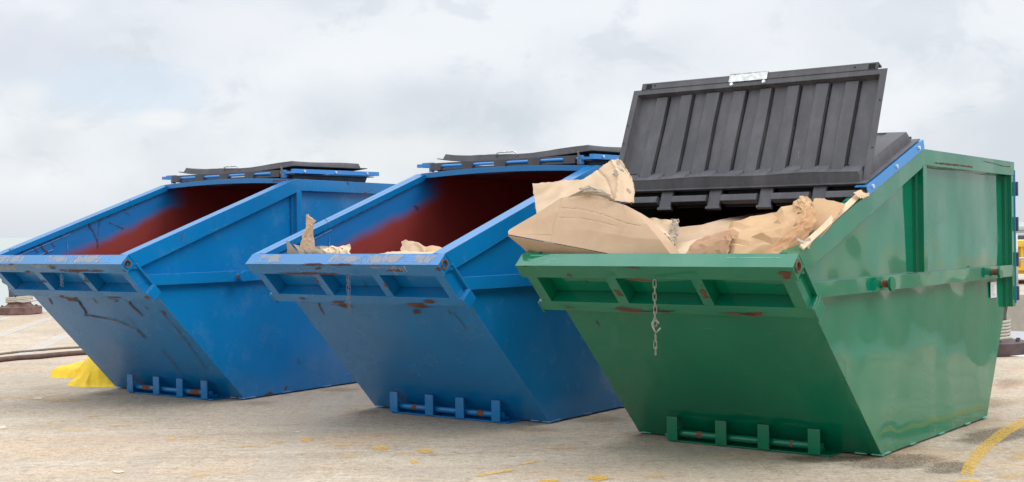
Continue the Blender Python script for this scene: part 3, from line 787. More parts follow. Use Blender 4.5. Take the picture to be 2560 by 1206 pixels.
u2 = sheet('top_flap', 'G', B, M['cl'], None, None, 12, .005, 5, .004, 3, rag=.003, crease=.009, lines=(('c', 2.9, .15, .010, .12), ('c', 4.1, -.2, -.012, .15), ('c', 4.7, .1, .012, .1))); u2['label'] = 'pale inside flap with a crumpled torn end'
u3 = sheet('torn_edge', 'G', [[(1508, 432, -.80), (1528, 404, -.78), (1545, 398, -.77), (1556, 412, -.77)], [(1518, 442, -.83), (1534, 428, -.83), (1552, 424, -.82), (1566, 440, -.80)],
     [(1522, 446, -.82), (1540, 440, -.86), (1556, 436, -.82), (1580, 462, -.80)]], M['ct'], None, None, 4, .004, 20, .002, 4, facet=.012)
u4 = sheet('torn_edge', 'G', [[(1446, 470, -.98), (1470, 464, -.98), (1495, 472, -.99), (1530, 488, -.99)], [(1452, 478, -1.0), (1474, 474, -1.0), (1498, 482, -1.0), (1528, 492, -1.0)],
     [(1420, 494, -.985), (1460, 490, -.985), (1500, 492, -.985), (1540, 505, -.985)]], M['ct'], None, None, 3, .004, 24, .002, 5, facet=.008)
u5 = sheet('torn_edge', 'G', [[(1570, 470, -.86), (1578, 480, -.85), (1584, 495, -.84)], [(1562, 480, -.88), (1572, 492, -.87), (1576, 508, -.86)], [(1560, 498, -.89), (1568, 505, -.88), (1578, 512, -.87)]], M['ct'], None, None, 6, .006, 30, .002, 6, rag=.004)
# creases pressed into the big face
u6 = None
under(box, u1, u2, u3, u4, u5)
sheet('cardboard_flap', 'G', [[(1618, 547, -.86), (1655, 549, -.84), (1696, 551, -.80)], [(1645, 572, -.88), (1668, 583, -.86), (1692, 585, -.83)], [(1672, 596, -.93), (1680, 608, -.90), (1686, 616, -.88)]],
      M['cl'], 'small pale flap with a torn end right of the big box', 'cardboard', 7, .005, 14, .004, 7, GC, rag=.004)
sheet('torn_cardboard', 'G', [[(1682, 552, -.82), (1696, 551, -.82)], [(1680, 575, -.84), (1697, 580, -.84)], [(1672, 590, -.86), (1694, 596, -.86)], [(1678, 608, -.88), (1688, 616, -.88)]],
      M['ct'], 'grey torn cardboard end curling beside the small pale flap', 'cardboard', 7, .008, 30, .002, 8, GC, rag=.006, crease=.01)
sheet('cardboard_sheet', 'G', [[(1600, 560, -.5), (1690, 572, -.6), (1752, 564, -.6), (1800, 552, -.30), (1880, 538, .0), (1980, 524, .25)], [(1600, 590, -.6), (1690, 592, -.68), (1758, 582, -.66), (1820, 566, -.42), (1900, 550, -.15), (2000, 535, .1)],
      [(1600, 620, -.7), (1690, 613, -.76), (1762, 598, -.74), (1836, 580, -.58), (1930, 566, -.4), (2010, 550, -.1)]], M['cb'], 'long flat cardboard sheet sloping back under the hinge of the open lid', 'cardboard', 6, .004, 5, .006, 9, GC)
sheet('cardboard_sheet', 'G', [[(1660, 616, -.80), (1725, 604, -.80), (1800, 585, -.78), (1900, 575, -.76)], [(1660, 640, -.92), (1725, 635, -.92), (1800, 630, -.9), (1900, 620, -.9)], [(1640, 680, -1.0), (1725, 680, -1.0), (1800, 680, -1.0), (1990, 670, -1.0)]],
      M['cl'], 'pale cardboard scrap showing between the box and the paper bag', 'cardboard', 6, .004, 8, .004, 10, GC)
bag = sheet('paper_bag', 'G', [[(1828, 562, -.76), (1855, 550, -.75), (1905, 540, -.74), (1945, 530, -.73), (1982, 514, -.71), (2004, 492, -.69), (2020, 494, -.69)],
     [(1810, 580, -.86), (1855, 572, -.87), (1905, 562, -.87), (1950, 552, -.86), (1985, 537, -.83), (2010, 515, -.80), (2034, 512, -.76)],
     [(1790, 600, -.95), (1850, 595, -.98), (1905, 588, -.99), (1955, 578, -.97), (1992, 562, -.92), (2015, 540, -.87), (2038, 530, -.80)],
     [(1765, 620, -1.0), (1840, 618, -1.04), (1905, 614, -1.05), (1955, 604, -1.03), (1990, 588, -.98), (2012, 572, -.92), (2030, 556, -.84)],
     [(1745, 650, -1.05), (1830, 652, -1.09), (1905, 652, -1.10), (1950, 648, -1.08), (1975, 634, -1.04), (1996, 616, -.98), (2015, 590, -.90)]],
     M['pb'], 'crumpled brown paper bag lying full over the right end of the green lip', 'paper bag', 2, .010, 3.5, .003, 11, GC, facet=.017, lines=(('c', 4.3, .28, .016, .5), ('c', 3.2, .38, -.016, .6), ('c', 5.2, .2, .016, .5)))
n1 = sheet('gathered_neck', 'G', [[(1984, 512, -.74), (1996, 494, -.73), (2010, 490, -.73), (2028, 502, -.74), (2034, 514, -.75)], [(1990, 525, -.78), (2002, 512, -.79), (2014, 510, -.80), (2024, 516, -.79), (2030, 524, -.78)],
     [(1992, 540, -.84), (2002, 532, -.85), (2012, 530, -.85), (2022, 534, -.84), (2030, 540, -.82)]], M['pb'], None, None, 3, .004, 20, .003, 12, facet=.010)
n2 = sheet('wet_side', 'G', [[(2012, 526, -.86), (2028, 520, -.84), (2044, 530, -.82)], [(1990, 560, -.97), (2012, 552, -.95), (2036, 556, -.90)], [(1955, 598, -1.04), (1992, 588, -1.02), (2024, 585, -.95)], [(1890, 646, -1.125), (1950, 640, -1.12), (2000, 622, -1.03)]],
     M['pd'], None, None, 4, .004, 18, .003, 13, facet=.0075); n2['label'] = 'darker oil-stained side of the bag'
under(bag, n1, n2)
sheet('brown_paper', 'G', [[(1742, 600, -.96), (1790, 584, -.96), (1825, 575, -.97), (1832, 580, -.97)], [(1722, 620, -1.02), (1770, 608, -1.04), (1815, 600, -1.05), (1828, 602, -1.05)], [(1712, 645, -1.08), (1760, 648, -1.1), (1805, 648, -1.11), (1816, 645, -1.11)]],
      M['pp'], 'pinkish brown wrapping paper at the left foot of the paper bag', 'paper', 4, .003, 12, .002, 14, GC, facet=.006)
sheet('cardboard_sheet', 'G', [[(2034, 498, -.62), (2058, 498, -.60), (2112, 512, -.58)], [(2024, 545, -.74), (2045, 548, -.72), (2090, 548, -.70)], [(2000, 600, -.9), (2018, 600, -.88), (2056, 590, -.86)], [(1985, 655, -1.04), (2000, 655, -1.02), (2010, 640, -1.0)]],
      M['pb'], 'stiff brown cardboard piece standing right of the paper bag neck', 'cardboard', 6, .004, 10, .005, 15, GC, rag=.003)
sheet('cardboard_strip', 'G', [[(2168, 457, .03), (2124, 500, .03), (2085, 533, .03), (2045, 572, .03), (2000, 612, .03)], [(2176, 466, .012), (2134, 510, .012), (2096, 543, .012), (2054, 582, .012), (2010, 622, .012)]],
      M['cl'], 'long pale cardboard strip leaning along the right rim of the green skip', 'cardboard', 6, .002, 8, .010, 16, GC, rim=True)
sheet('paper_scrap', 'G', [[(1990, 596, .84), (2008, 602, .86), (2024, 594, .872)], [(1994, 602, .85), (2014, 608, .872), (2028, 600, .876)], [(2012, 612, .875), (2022, 622, .878), (2028, 606, .878)]],
      M['ct'], 'torn pale scrap hanging over the rim near the lip corner', 'paper', 6, .004, 30, .002, 17, GC, x_plane=True, rag=.002)
sheet('paper_scrap', 'G', [[(2135, 482, .85), (2152, 476, .86), (2160, 482, .872)], [(2140, 490, .86), (2155, 490, .875), (2174, 484, .878)], [(2150, 497, .875), (2160, 496, .878), (2172, 490, .878)]],
      M['cl'], 'torn scrap caught under the lower end of the blue lid frame', 'paper', 6, .004, 30, .002, 18, GC, x_plane=True, rag=.002)
GB = 'cardboard scraps in the middle blue skip'
sheet('cardboard_strip', 'M', [[(766, 538, -.98), (770, 536, -.98), (776, 545, -.98)], [(765, 556, -.99), (775, 557, -.99), (790, 551, -.99)], [(766, 570, -1.0), (775, 572, -1.0), (785, 562, -1.0)], [(757, 592, -1.01), (769, 594, -1.01), (783, 592, -1.01)],
      [(752, 612, -1.03), (768, 616, -1.03), (787, 616, -1.03)], [(750, 655, -1.05), (768, 655, -1.05), (790, 655, -1.05)]], M['cb'], 'narrow torn cardboard strip standing upright in the middle skip', 'cardboard', 3, .003, 14, .005, 21, GB, facet=.006)
sheet('cardboard_scrap', 'M', [[(716, 602, -1.04), (718, 603, -1.04), (721, 604, -1.04)], [(719, 622, -1.06), (728, 622, -1.06), (738, 624, -1.06)], [(720, 655, -1.08), (745, 655, -1.08), (770, 655, -1.08)]], M['cg'], 'pointed grey cardboard corner at the left end of the middle skip', 'cardboard', 5, .002, 10, .004, 22, GB)
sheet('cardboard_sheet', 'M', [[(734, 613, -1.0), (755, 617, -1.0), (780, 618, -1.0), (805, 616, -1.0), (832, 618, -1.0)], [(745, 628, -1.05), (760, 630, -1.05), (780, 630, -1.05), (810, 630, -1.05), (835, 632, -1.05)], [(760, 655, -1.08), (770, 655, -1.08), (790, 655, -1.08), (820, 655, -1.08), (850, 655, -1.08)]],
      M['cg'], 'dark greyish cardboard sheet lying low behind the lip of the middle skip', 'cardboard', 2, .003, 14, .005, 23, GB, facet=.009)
sheet('cardboard_scrap', 'M', [[(803, 618, -1.02), (822, 622, -1.02), (832, 614, -1.0), (846, 617, -1.0), (858, 614, -1.0), (873, 610, -1.0)], [(812, 634, -1.06), (830, 632, -1.06), (842, 628, -1.05), (855, 630, -1.05), (865, 625, -1.04), (876, 630, -1.03)], [(812, 655, -1.08), (830, 655, -1.08), (845, 655, -1.08), (860, 655, -1.08), (875, 655, -1.08), (898, 655, -1.08)]],
      M['cl'], 'pale crumpled cardboard bits left of centre in the middle skip', 'cardboard', 2, .003, 22, .003, 24, GB, facet=.014)
sheet('cardboard_piece', 'M', [[(1006, 604, -.85), (1020, 602, -.85), (1040, 604, -.85), (1055, 613, -.85)], [(1003, 622, -.90), (1020, 620, -.90), (1045, 618, -.90), (1064, 622, -.90)], [(1000, 650, -1.0), (1020, 650, -1.0), (1045, 650, -1.0), (1070, 650, -1.0)]],
      M['cb'], 'folded brown cardboard lump right of centre in the middle skip', 'cardboard', 2, .003, 12, .005, 25, GB, facet=.012)
sheet('cardboard_piece', 'M', [[(1060, 619, -.80), (1080, 616, -.80), (1098, 619, -.80), (1125, 632, -.80)], [(1060, 628, -.86), (1080, 628, -.86), (1100, 630, -.86), (1128, 642, -.86)], [(1060, 655, -1.0), (1080, 655, -1.0), (1100, 655, -1.0), (1120, 655, -1.0)]],
      M['pb'], 'rounded tan cardboard bulge at the right end of the middle skip', 'cardboard', 6, .004, 8, .005, 26, GB)
sheet('cardboard_sheet', 'M', [[(945, 636, -1.0), (975, 631, -1.0), (1010, 629, -.98), (1050, 632, -.98), (1090, 630, -.98), (1112, 633, -.98)], [(940, 655, -1.08), (975, 655, -1.08), (1010, 655, -1.08), (1050, 655, -1.08), (1090, 655, -1.08), (1112, 655, -1.08)]],
      M['cl'], 'pale torn sheet edge just above the lip of the middle skip, right half', 'cardboard', 6, .005, 20, .004, 27, GB, rag=.004)

# ------------------------------------------------------------------ yellow bag on the ground
def lumpy():
    c = atG(222, 955); mb = MB(); n = 42; L = .62
    def smax(a, b, k=.06): h_ = max(0, min(1, .5+.5*(a-b)/k)); return a*h_+b*(1-h_)+k*h_*(1-h_)
    c1 = atG(258, 964); c2 = atG(188, 945)
    def ht(x, y):
        def el(cx, cy, a, b, hh, rot):
            dx, dy = x-cx, y-cy; u = (dx*cos(rot)+dy*sin(rot))/a; v = (-dx*sin(rot)+dy*cos(rot))/b; q = 1-u*u-v*v
            return hh*(max(0, q)**.42) if q > 0 else -.04
        h = smax(el(c1[0]+.02, c1[1]+.17, .28, .28, .30, .4), el(c2[0]+.02, c2[1]+.12, .30, .15, .13, -.1), .05)
        h = smax(h, el(c1[0]-.05, c1[1]-.0, .28, .12, .08, -.25), .04)
        if h > 0:
            f = mnoise.noise(Vector((x*7, y*4, 1))); h *= 1+.18*f; h += (.03*(abs(mnoise.noise(Vector((x*8+y*6, y*3, 4))))-.2)+.025*(abs(mnoise.noise(Vector((x*14-y*12, y*9, 2))))-.2))*min(1, max(0, h)/.08)
        return h
    P = [[None]*n for _ in range(n)]
    for i in range(n):
        for j in range(n):
            x = c[0]-L+2*L*i/(n-1); y = c[1]-L*.8+2*L*j/(n-1); z = ht(x, y); P[i][j] = (x-c[0]+R.uniform(-.012, .012), y-c[1]+R.uniform(-.012, .012), z+(R.uniform(-.004, .004) if z > .03 else 0))
    for r in P: mb.v += r
    for i in range(n-1):
        for j in range(n-1):
            q = [(i, j), (i+1, j), (i+1, j+1), (i, j+1)]
            if max(P[a][b][2] for a, b in q) <= -.03: continue
            q = [a*n+b for a, b in q]
            for t_ in (((0, 1, 2), (0, 2, 3)) if (i*5+j*3) % 2 else ((0, 1, 3), (1, 2, 3))):
                mb.f.append(tuple(q[w_] for w_ in t_)); mb.mi.append(0); mb.uv.append(None)
    m, t, b = mat('yellow_fabric'); o = t.coord(); nn = t.noise(o, 5, 5, .6)
    t.put(b.inputs['Base Color'], t.mix(nn, (.88, .54, .004), (.92, .63, .012))); b.inputs['Roughness'].default_value = .5
    t.put(b.inputs['Normal'], t.bump(t.noise(o, 12, 5, .6), .5, .02))
    b.inputs['Subsurface Weight'].default_value = .0
    ob = mb.build('plastic_sack', m, None, smooth=True, recalc=False); ob.location = (c[0], c[1], .0)
    tag(ob, 'yellow plastic sack slumped on the ground at the left blue skip', 'sack')
    mb = MB(); q = atG(214, 893); q = (c1[0]-.10-c[0], c1[1]+.20-c[1], .26)
    for i in range(3): mb.tube([(q[0]+.03*i-.05, q[1], q[2]-.05), (q[0]+.02*i-.03, q[1], q[2]+.0), (q[0]+.025*i, q[1]+.01, q[2]+.02), (q[0]+.02*i+.02, q[1], q[2]-.05)], .004, 6)
    ob2 = mb.build('tie_cord', M['rust'], ob, smooth=True)
lumpy()

# ------------------------------------------------------------------ ground, water, far quay
def ground_mat():
    m, t, b = mat('quay_concrete'); o = t.coord()
    big = t.noise(o, .22, 5, .6); mid = t.noise(o, 1.3, 6, .65)
    c = t.mix(t.ramp(big, .35, .65), (.425, .338, .250), (.515, .425, .322))
    c = t.mix(t.ramp(mid, .42, .68, 0, .6), c, (.345, .28, .21))
    st = t.noise(t.vmap(o, (.32, 1.7, 1), rot=(0, 0, .12)), 1.5, 6, .68)
    c = t.mix(t.ramp(st, .52, .70, 0, .5), c, (.60, .52, .42))
    st2 = t.noise(t.vmap(o, (.25, 2.2, 1), rot=(0, 0, -.25), loc=(4, 7, 0)), 1.1, 6, .7)
    c = t.mix(t.ramp(st2, .52, .70, 0, .65), c, (.31, .22, .15))
    cr1 = t.new('ShaderNodeTexVoronoi', feature='DISTANCE_TO_EDGE'); wv = t.noise(o, 1.1, 5, .7); vm = t.new('ShaderNodeVectorMath', operation='MULTIPLY_ADD'); t.l.new(o, vm.inputs[0]); vm.inputs[1].default_value = (1, 1, 0); t.put(vm.inputs[2], wv); t.l.new(vm.outputs[0], cr1.inputs['Vector']); cr1.inputs['Scale'].default_value = .45
    c = t.mix(t.math('MULTIPLY', t.ramp(cr1.outputs['Distance'], .006, .001), t.ramp(t.noise(o, .6, 3), .5, .62, 0, .55)), c, (.16, .12, .09))
    ora = t.noise(t.vmap(o, (.5, 1.4, 1), loc=(9, 2, 0)), .9, 5, .65)
    c = t.mix(t.ramp(ora, .50, .68, 0, .5), c, (.54, .34, .19))
    gr = t.noise(o, 48, 5, .85)
    c = t.mix(t.ramp(gr, .525, .64, 0, .75), c, (.13, .105, .09))
    gr2 = t.noise(t.vmap(o, loc=(5, 5, 0)), 40, 5, .85)
    c = t.mix(t.ramp(gr2, .52, .63, 0, .7), c, (.72, .62, .48))
    gr3 = t.noise(t.vmap(o, loc=(8, 1, 0)), 38, 5, .8)
    c = t.mix(t.ramp(gr3, .60, .68, 0, .4), c, (.40, .22, .12))
    gr4 = t.noise(t.vmap(o, (1, 1.3, 1), loc=(2, 6, 0)), 13, 7, .8)
    c = t.mix(t.ramp(gr4, .51, .64, 0, .65), c, (.22, .17, .13)); c = t.mix(t.ramp(gr4, .47, .34, 0, .5), c, (.66, .60, .51))
    cell = t.new('ShaderNodeTexVoronoi'); t.put(cell.inputs['Vector'], o); cell.inputs['Scale'].default_value = 26
    c = t.mix(t.ramp(cell.outputs['Distance'], .10, .03, 0, .5), c, (.10, .085, .08))
    t.put(b.inputs['Base Color'], c); b.inputs['Roughness'].default_value = .9; b.inputs['Specular IOR Level'].default_value = .25
    hh = t.math('ADD', t.math('MULTIPLY', gr, .5), t.math('MULTIPLY', gr2, .5))
    t.put(b.inputs['Normal'], t.bump(t.math('ADD', hh, t.math('MULTIPLY', mid, 2.)), .5, .006)); return m
GM = ground_mat()
ed = (cos(-.66), sin(-.66)); E0 = (-8.4, 23.5)
def edge(s, off=0): return (E0[0]+ed[0]*s-ed[1]*off*-1*-1, E0[1]+ed[1]*s+ed[0]*off)
mb = MB()
a0, a1 = edge(-60), edge(70)
mb.prism([(0, 0), (0, 0), (0, 0)], 0, 0) if 0 else None
top = [(a0[0], a0[1], 0), (a1[0], a1[1], 0), (a1[0], a1[1]-90, 0), (-90, -70, 0), (a0[0]-20, a0[1]-40, 0)]
mb.add(top, [tuple(range(5))[::-1]])
mb.add([(a0[0], a0[1], 0), (a1[0], a1[1], 0), (a1[0], a1[1], -4), (a0[0], a0[1], -4)], [(0, 1, 2, 3)])
gd = mb.build('quay_ground', GM, None); gd['kind'] = 'structure'
if gd.data.polygons[0].normal.z < 0: gd.data.flip_normals()
def kerb():
    mb = MB(); m_ = M['rust']
    return
m, t, b = mat('harbour_water'); o = t.coord()
b.inputs['Base Color'].default_value = (.36, .40, .36, 1); b.inputs['Roughness'].default_value = .3
t.put(b.inputs['Normal'], t.bump(t.noise(t.vmap(o, (1, 2, 1)), 1.2, 5, .6), .35, .12))
mb = MB(); mb.add([(-3000, -50, -1.9), (3000, -50, -1.9), (3000, 4000, -1.9), (-3000, 4000, -1.9)], [(0, 1, 2, 3)])
wt = mb.build('harbour_water', m, None); wt['kind'] = 'structure'
# far quay on the right across the water
mb = MB(); mb.box(7.2, 60, 24, 70, -4, .0)
fq = mb.build('far_quay', simple('far_concrete', (.40, .34, .27), (.5, .43, .35), .9, 0, 3), None); fq['kind'] = 'structure'
# ground paint and stains, each a sheet of its own outline
YP = decal('worn_yellow_paint', (.78, .45, .045), (.84, .52, .07), .7, 'strip', 9, .8, (.80, .60), .93, grain=.35)
YS = decal('worn_yellow_spot', (.78, .45, .045), (.84, .52, .07), .7, 'blob', 11, .9, (.80, .50), .93, grain=.35)
YFd = decal('faded_yellow_paint', (.66, .40, .12), (.72, .46, .14), .8, 'blob', 7, .8, (.75, .25), .42, grain=.8)
WP = decal('worn_white_paint', (.62, .60, .56), (.72, .70, .66), .8, 'strip', 9, .6, (.85, .45), .6, grain=.7)
CP = decal('cream_paint_patch', (.72, .62, .44), (.74, .66, .5), .8, 'blob', 16, 1.0, (.7, .4), .75)
SP = decal('damp_stain', (.085, .075, .055), (.16, .11, .06), .7, 'blob', 3.2, .6, (.95, .45), .8, grain=.4)
SR = decal('rust_stain', (.30, .15, .07), (.24, .13, .07), .9, 'blob', 4, .5, (.95, .2), .5, grain=.3)
SW = decal('pale_scour', (.62, .56, .48), (.55, .5, .43), .9, 'blob', 2.5, .7, (.9, .2), .45, grain=.3)
SL_ = decal('faint_pale_line', (.68, .62, .53), (.64, .58, .48), .9, 'strip', 6, .7, (.9, .35), .34, grain=.5)
zc = [.004]
def gpoly(mb, left, right, z):
    for i in range(len(left)-1):
        a, b, c, d = atG(*left[i], z), atG(*right[i], z), atG(*right[i+1], z), atG(*left[i+1], z)
        v0, v1 = i/(len(left)-1), (i+1)/(len(left)-1); mb.quad(a, b, c, d, ((0, v0), (1, v0), (1, v1), (0, v1)))
def gblob(mb, px, py, hw, hh, sk=0, z=.004):
    z = z+R.uniform(0, .0015)
    mb.quad(atG(px-hw-sk, py+hh, z), atG(px+hw-sk, py+hh, z), atG(px+hw+sk, py-hh, z), atG(px-hw+sk, py-hh, z))
def gstripe(mb, a, b, w_, z=.004):
    p, q = Vector(atG(*a, z)), Vector(atG(*b, z)); d = (q-p).normalized(); n = Vector((-d.y, d.x, 0))*w_
    mb.quad(p-n, q-n, q+n, p+n)
mb = MB(); gpoly(mb, [(2396, 1195), (2408, 1160), (2440, 1118), (2490, 1078), (2560, 1040), (2640, 1005)], [(2432, 1197), (2443, 1162), (2476, 1124), (2528, 1085), (2594, 1050), (2672, 1013)], .0045)
for a, b, w_ in (((1190, 1190), (1290, 1172), .030), ((1295, 1162), (1350, 1152), .022), ((1465, 1192), (1510, 1198), .04), ((1345, 1206), (1392, 1199), .03), ((1030, 1148), (1038, 1158), .025), ((2400, 1206), (2440, 1200), .05)): gstripe(mb, a, b, w_)
mb.build('yellow_markings', YP, None, recalc=False)['kind'] = 'structure'
mb = MB()
for p in ((765, 1099, 20, 6), (950, 1121, 24, 7), (1062, 1127, 26, 7), (1495, 1196, 24, 9), (1370, 1202, 28, 5), (430, 1097, 12, 3)): gblob(mb, p[0], p[1], p[2]*1.25, p[3]*1.3, 8)
mb.build('yellow_paint_spots', YS, None, recalc=False)['kind'] = 'structure'
mb = MB()
for p in ((860, 1113, 45, 6), (875, 1141, 40, 7), (760, 1133, 35, 6), (300, 1063, 50, 5), (125, 1056, 16, 5), (240, 1040, 50, 5), (500, 1188, 40, 9), (620, 1115, 60, 7), (700, 1105, 60, 5), (1010, 1132, 40, 7), (480, 1090, 50, 6), (200, 1075, 80, 6), (1640, 1190, 60, 8), (1520, 1060, 20, 5), (1400, 1120, 60, 6), (160, 1000, 120, 8), (2555, 1140, 45, 26), (2530, 1190, 60, 14), (2350, 1010, 40, 6)): gblob(mb, *p, p[3]*1.4)
gstripe(mb, (-20, 1010), (285, 968), .05); gstripe(mb, (-20, 998), (280, 966), .03)
mb.build('faded_yellow_markings', YFd, None, recalc=False)['kind'] = 'structure'
mb = MB()
gstripe(mb, (-40, 852), (135, 792), .10); gstripe(mb, (20, 905), (175, 833), .11); gstripe(mb, (-40, 810), (25, 793), .08)
mb.build('white_lines', WP, None, recalc=False)['kind'] = 'structure'
mb = MB()
for p in ((743, 1080, 16, 4, 4), (297, 1179, 24, 4, 0), (5, 1068, 24, 8, 6), (95, 996, 22, 5, 8), (1500, 1035, 5, 2, 0), (1188, 1068, 6, 2, 0)): gblob(mb, *p)
mb.build('cream_patches', CP, None, recalc=False)['kind'] = 'structure'
mb = MB()
for p in ((2230, 1155, 160, 26, 20), (2370, 1170, 80, 22, 20), (2060, 1148, 140, 12, 0), (2480, 1090, 110, 30, 40)): gblob(mb, *p, z=.0025)
mb.build('damp_stain', SP, None, recalc=False)['kind'] = 'structure'
mb = MB()
for p in ((2240, 1120, 110, 22, 60), (2400, 1060, 120, 30, 50), (2470, 1010, 90, 20, 20), (1590, 1085, 60, 10, 0), (910, 1030, 70, 10, 0), (850, 975, 90, 8, 10), (1500, 1050, 100, 10, 20), (260, 985, 60, 8, 0), (2520, 960, 60, 20, 10), (640, 1008, 80, 8, 10), (1340, 1075, 90, 8, 0)): gblob(mb, *p, z=.001)
mb.build('rust_stains', SR, None, recalc=False)['kind'] = 'structure'
mb = MB()
for p in ((340, 1170, 60, 45, 60), (700, 1050, 160, 25, 10), (1080, 1180, 160, 26, 20), (1700, 1130, 200, 22, -60), (300, 1100, 300, 16, 20), (1300, 1100, 160, 20, 0), (60, 940, 120, 16, 20), (2480, 930, 80, 30, 10), (2400, 1120, 70, 16, 30)): gblob(mb, *p, z=-.0012+.0015)
mb.build('pale_scours', SW, None, recalc=False)['kind'] = 'structure'

mb = MB(); gstripe(mb, (845, 985), (640, 1230), .16, .0008); gstripe(mb, (1500, 1035), (1900, 1225), .11, .0008); gstripe(mb, (2300, 930), (2620, 900), .08, .0008)
mb.build('faint_bay_lines', SL_, None, recalc=False)['kind'] = 'structure'

# ------------------------------------------------------------------ mooring bollards, ropes, hoses
BR = simple('bollard_rust', (.10, .055, .045), (.22, .13, .11), .8, 0, 9, .5, .01)
BD = simple('bollard_paint', (.05, .035, .04), (.13, .085, .08), .6, 0, 7, .4, .008)
ROPE = simple('mooring_rope', (.40, .37, .30), (.62, .58, .5), .9, 0, 60, .8, .004, (1, 1, 3))
ROPED = simple('old_rope', (.14, .11, .09), (.24, .2, .16), .9, 0, 60, .8, .004)
def lathe(prof, n=36):
    mb = MB()
    for i in range(n):
        t = 2*pi*i/n
        for r, z in prof: mb.v.append((r*cos(t), r*sin(t), z))
    m_ = len(prof)
    for i in range(n):
        for j in range(m_-1):
            mb.f.append((i*m_+j, ((i+1) % n)*m_+j, ((i+1) % n)*m_+j+1, i*m_+j+1)); mb.mi.append(0); mb.uv.append(None)
    return mb
def bollard(px, py, depth, mt, lab, headr=.28):
    c = atG(px, py); o = bpy.data.objects.new('mooring_bollard', None); COL.objects.link(o); o.location = (c[0], c[1]+.37, 0); tag(o, lab, 'bollard', 'mooring bollards along the quay edge')
    lathe([(0, .01), (.37, .01), (.37, .125), (.345, .135), (.24, .14)]).build('base_flange', mt, o, autos=40)
    lathe([(.25, .138), (.20, .175), (.175, .24), (.172, .40), (.19, .50), (headr-.02, .545)]).build('stem', mt, o, autos=50)
    lathe([(headr-.02, .545), (headr, .565), (headr, .595), (headr-.05, .63), (.12, .655), (0, .66)]).build('head', mt, o, autos=50)
    mb = MB()
    for k_ in range(8):
        t = 2*pi*k_/8; mb.tube([(.30*cos(t), .30*sin(t), .133), (.30*cos(t), .30*sin(t), .155)], .02, 6)
    mb.each('anchor_nut', mt, o)
    return o
bl = bollard(29, 789, 0, BR, 'rusty mooring bollard behind the left end of the leftmost skip')
br = bollard(2506, 893, 0, BD, 'dark mooring bollard wound with pale rope behind the green skip')
mb = MB(); pts = []
for i in range(170):
    t = i/24*2*pi; pts.append((.198*cos(t), .198*sin(t), .185+.0068*i*.155+.003*sin(i)))
pts = [(.198*cos(i/24*2*pi), .198*sin(i/24*2*pi), .175+.026*2*i/24*.62) for i in range(24*5)]
mb.tube(pts, .0165, 8); mb.tube([(.205*cos(i/24*2*pi), .205*sin(i/24*2*pi), .165+.004*sin(i)) for i in range(25)], .019, 8)
rp = mb.build('rope_coil', ROPE, None, smooth=True); rp.location = br.location; tag(rp, 'pale rope wound in tight turns round the right bollard', 'rope')
mb = MB(); lx, ly = bl.location.x, bl.location.y
for dz in (0, .032, .06): mb.tube([(.21*cos(i/24*2*pi), .21*sin(i/24*2*pi), .23+dz+.015*cos(i/24*2*pi)) for i in range(25)], .018, 8)
mb.tube([(.0, -.215, .235), (.15, -.23, .215), (.5, -.1, .26), (1.6, .6, .33), (3.5, 2, .2)], .012, 8)
rp = mb.build('mooring_rope', ROPE, None, smooth=True); rp.location = bl.location; tag(rp, 'grey rope looped round the left rusty bollard and running off right', 'rope')
def gline(name, pts, r, mt, lab, cat):
    c = Vector(atG(*pts[0])); mb = MB(); q = [Vector(atG(*p, r))-Vector((c.x, c.y, 0)) for p in pts]; out = []
    for i in range(len(q)-1):
        for j in range(8):
            f = j/8; p = q[i].lerp(q[i+1], f); out.append(p+Vector((.01*sin(i*8+j), .03*sin((i*8+j)*.7), 0)))
    out.append(q[-1]); mb.tube(out, r, 8); o = mb.build(name, mt, None, smooth=True); o.location = (c.x, c.y, 0); tag(o, lab, cat)
gline('ground_hose', [(-160, 914), (0, 899), (110, 890), (215, 881), (330, 868), (500, 850)], .028, simple('brown_hose', (.08, .045, .04), (.14, .08, .06), .8, 0, 12), 'thick dark brown hose lying across the quay behind the left skip', 'hose')
gline('ground_rope', [(-160, 897), (0, 885), (100, 875), (200, 868), (320, 855), (500, 835)], .013, ROPED, 'thin weathered rope lying behind the thick brown hose', 'rope')

# ------------------------------------------------------------------ far right background across the water
YEL = simple('yellow_steel', (.72, .42, .03), (.78, .50, .06), .5, 0, 4)
GRY = simple('pale_grey_steel', (.42, .45, .5), (.55, .57, .6), .5, 0, 4)
WHT = simple('white_hull', (.62, .64, .68), (.7, .72, .74), .4, 0, 4)
def bgp(px, py, Y): return at('W', px, py, (0, 1, 0), Y)
x0 = bgp(2537, 640, 28)[0]
mb = MB(); mb.box(x0-1.5, x0+2.6, 28, 30.2, .22, .92); mb.box(x0-1.5, x0+2.6, 27.9, 28, .30, .36); mb.box(x0-1.5, x0+2.6, 27.9, 28, .80, .86)
for i in range(9): mb.box(x0-1.4+i*.5, x0-1.34+i*.5, 27.93, 28, .36, .80)
yo = mb.build('yellow_skid', YEL, None); yo.name = 'steel_tank'; tag(yo, 'yellow ribbed steel tank across the water at the right frame edge', 'tank')
mb = MB()
for xx in (x0-1.3, x0+2.3): mb.box(xx, xx+.15, 28.1, 30.0, 0.003, .219)
ft = mb.each('skid_foot', GRY, yo)
mb = MB(); xr = bgp(2541, 640, 25.5)[0]
for i in range(-4, 8): mb.tube([(xr+i*.9, 25.5, 0), (xr+i*.9, 25.5, 1.1)], .03, 8)
for z in (.62, 1.08): mb.tube([(xr-4, 25.5, z), (xr+7.5, 25.5, z)], .022, 8)
mb.tube([(xr-4, 25.52, .56), (xr+7.5, 25.52, .56)], .014, 8)
tag(mb.build('pipe_railing', simple('rail_steel', (.45, .46, .47), (.6, .6, .6), .5, .3, 20), None, smooth=True), 'grey pipe railing on the far quay before the yellow tank', 'railing')
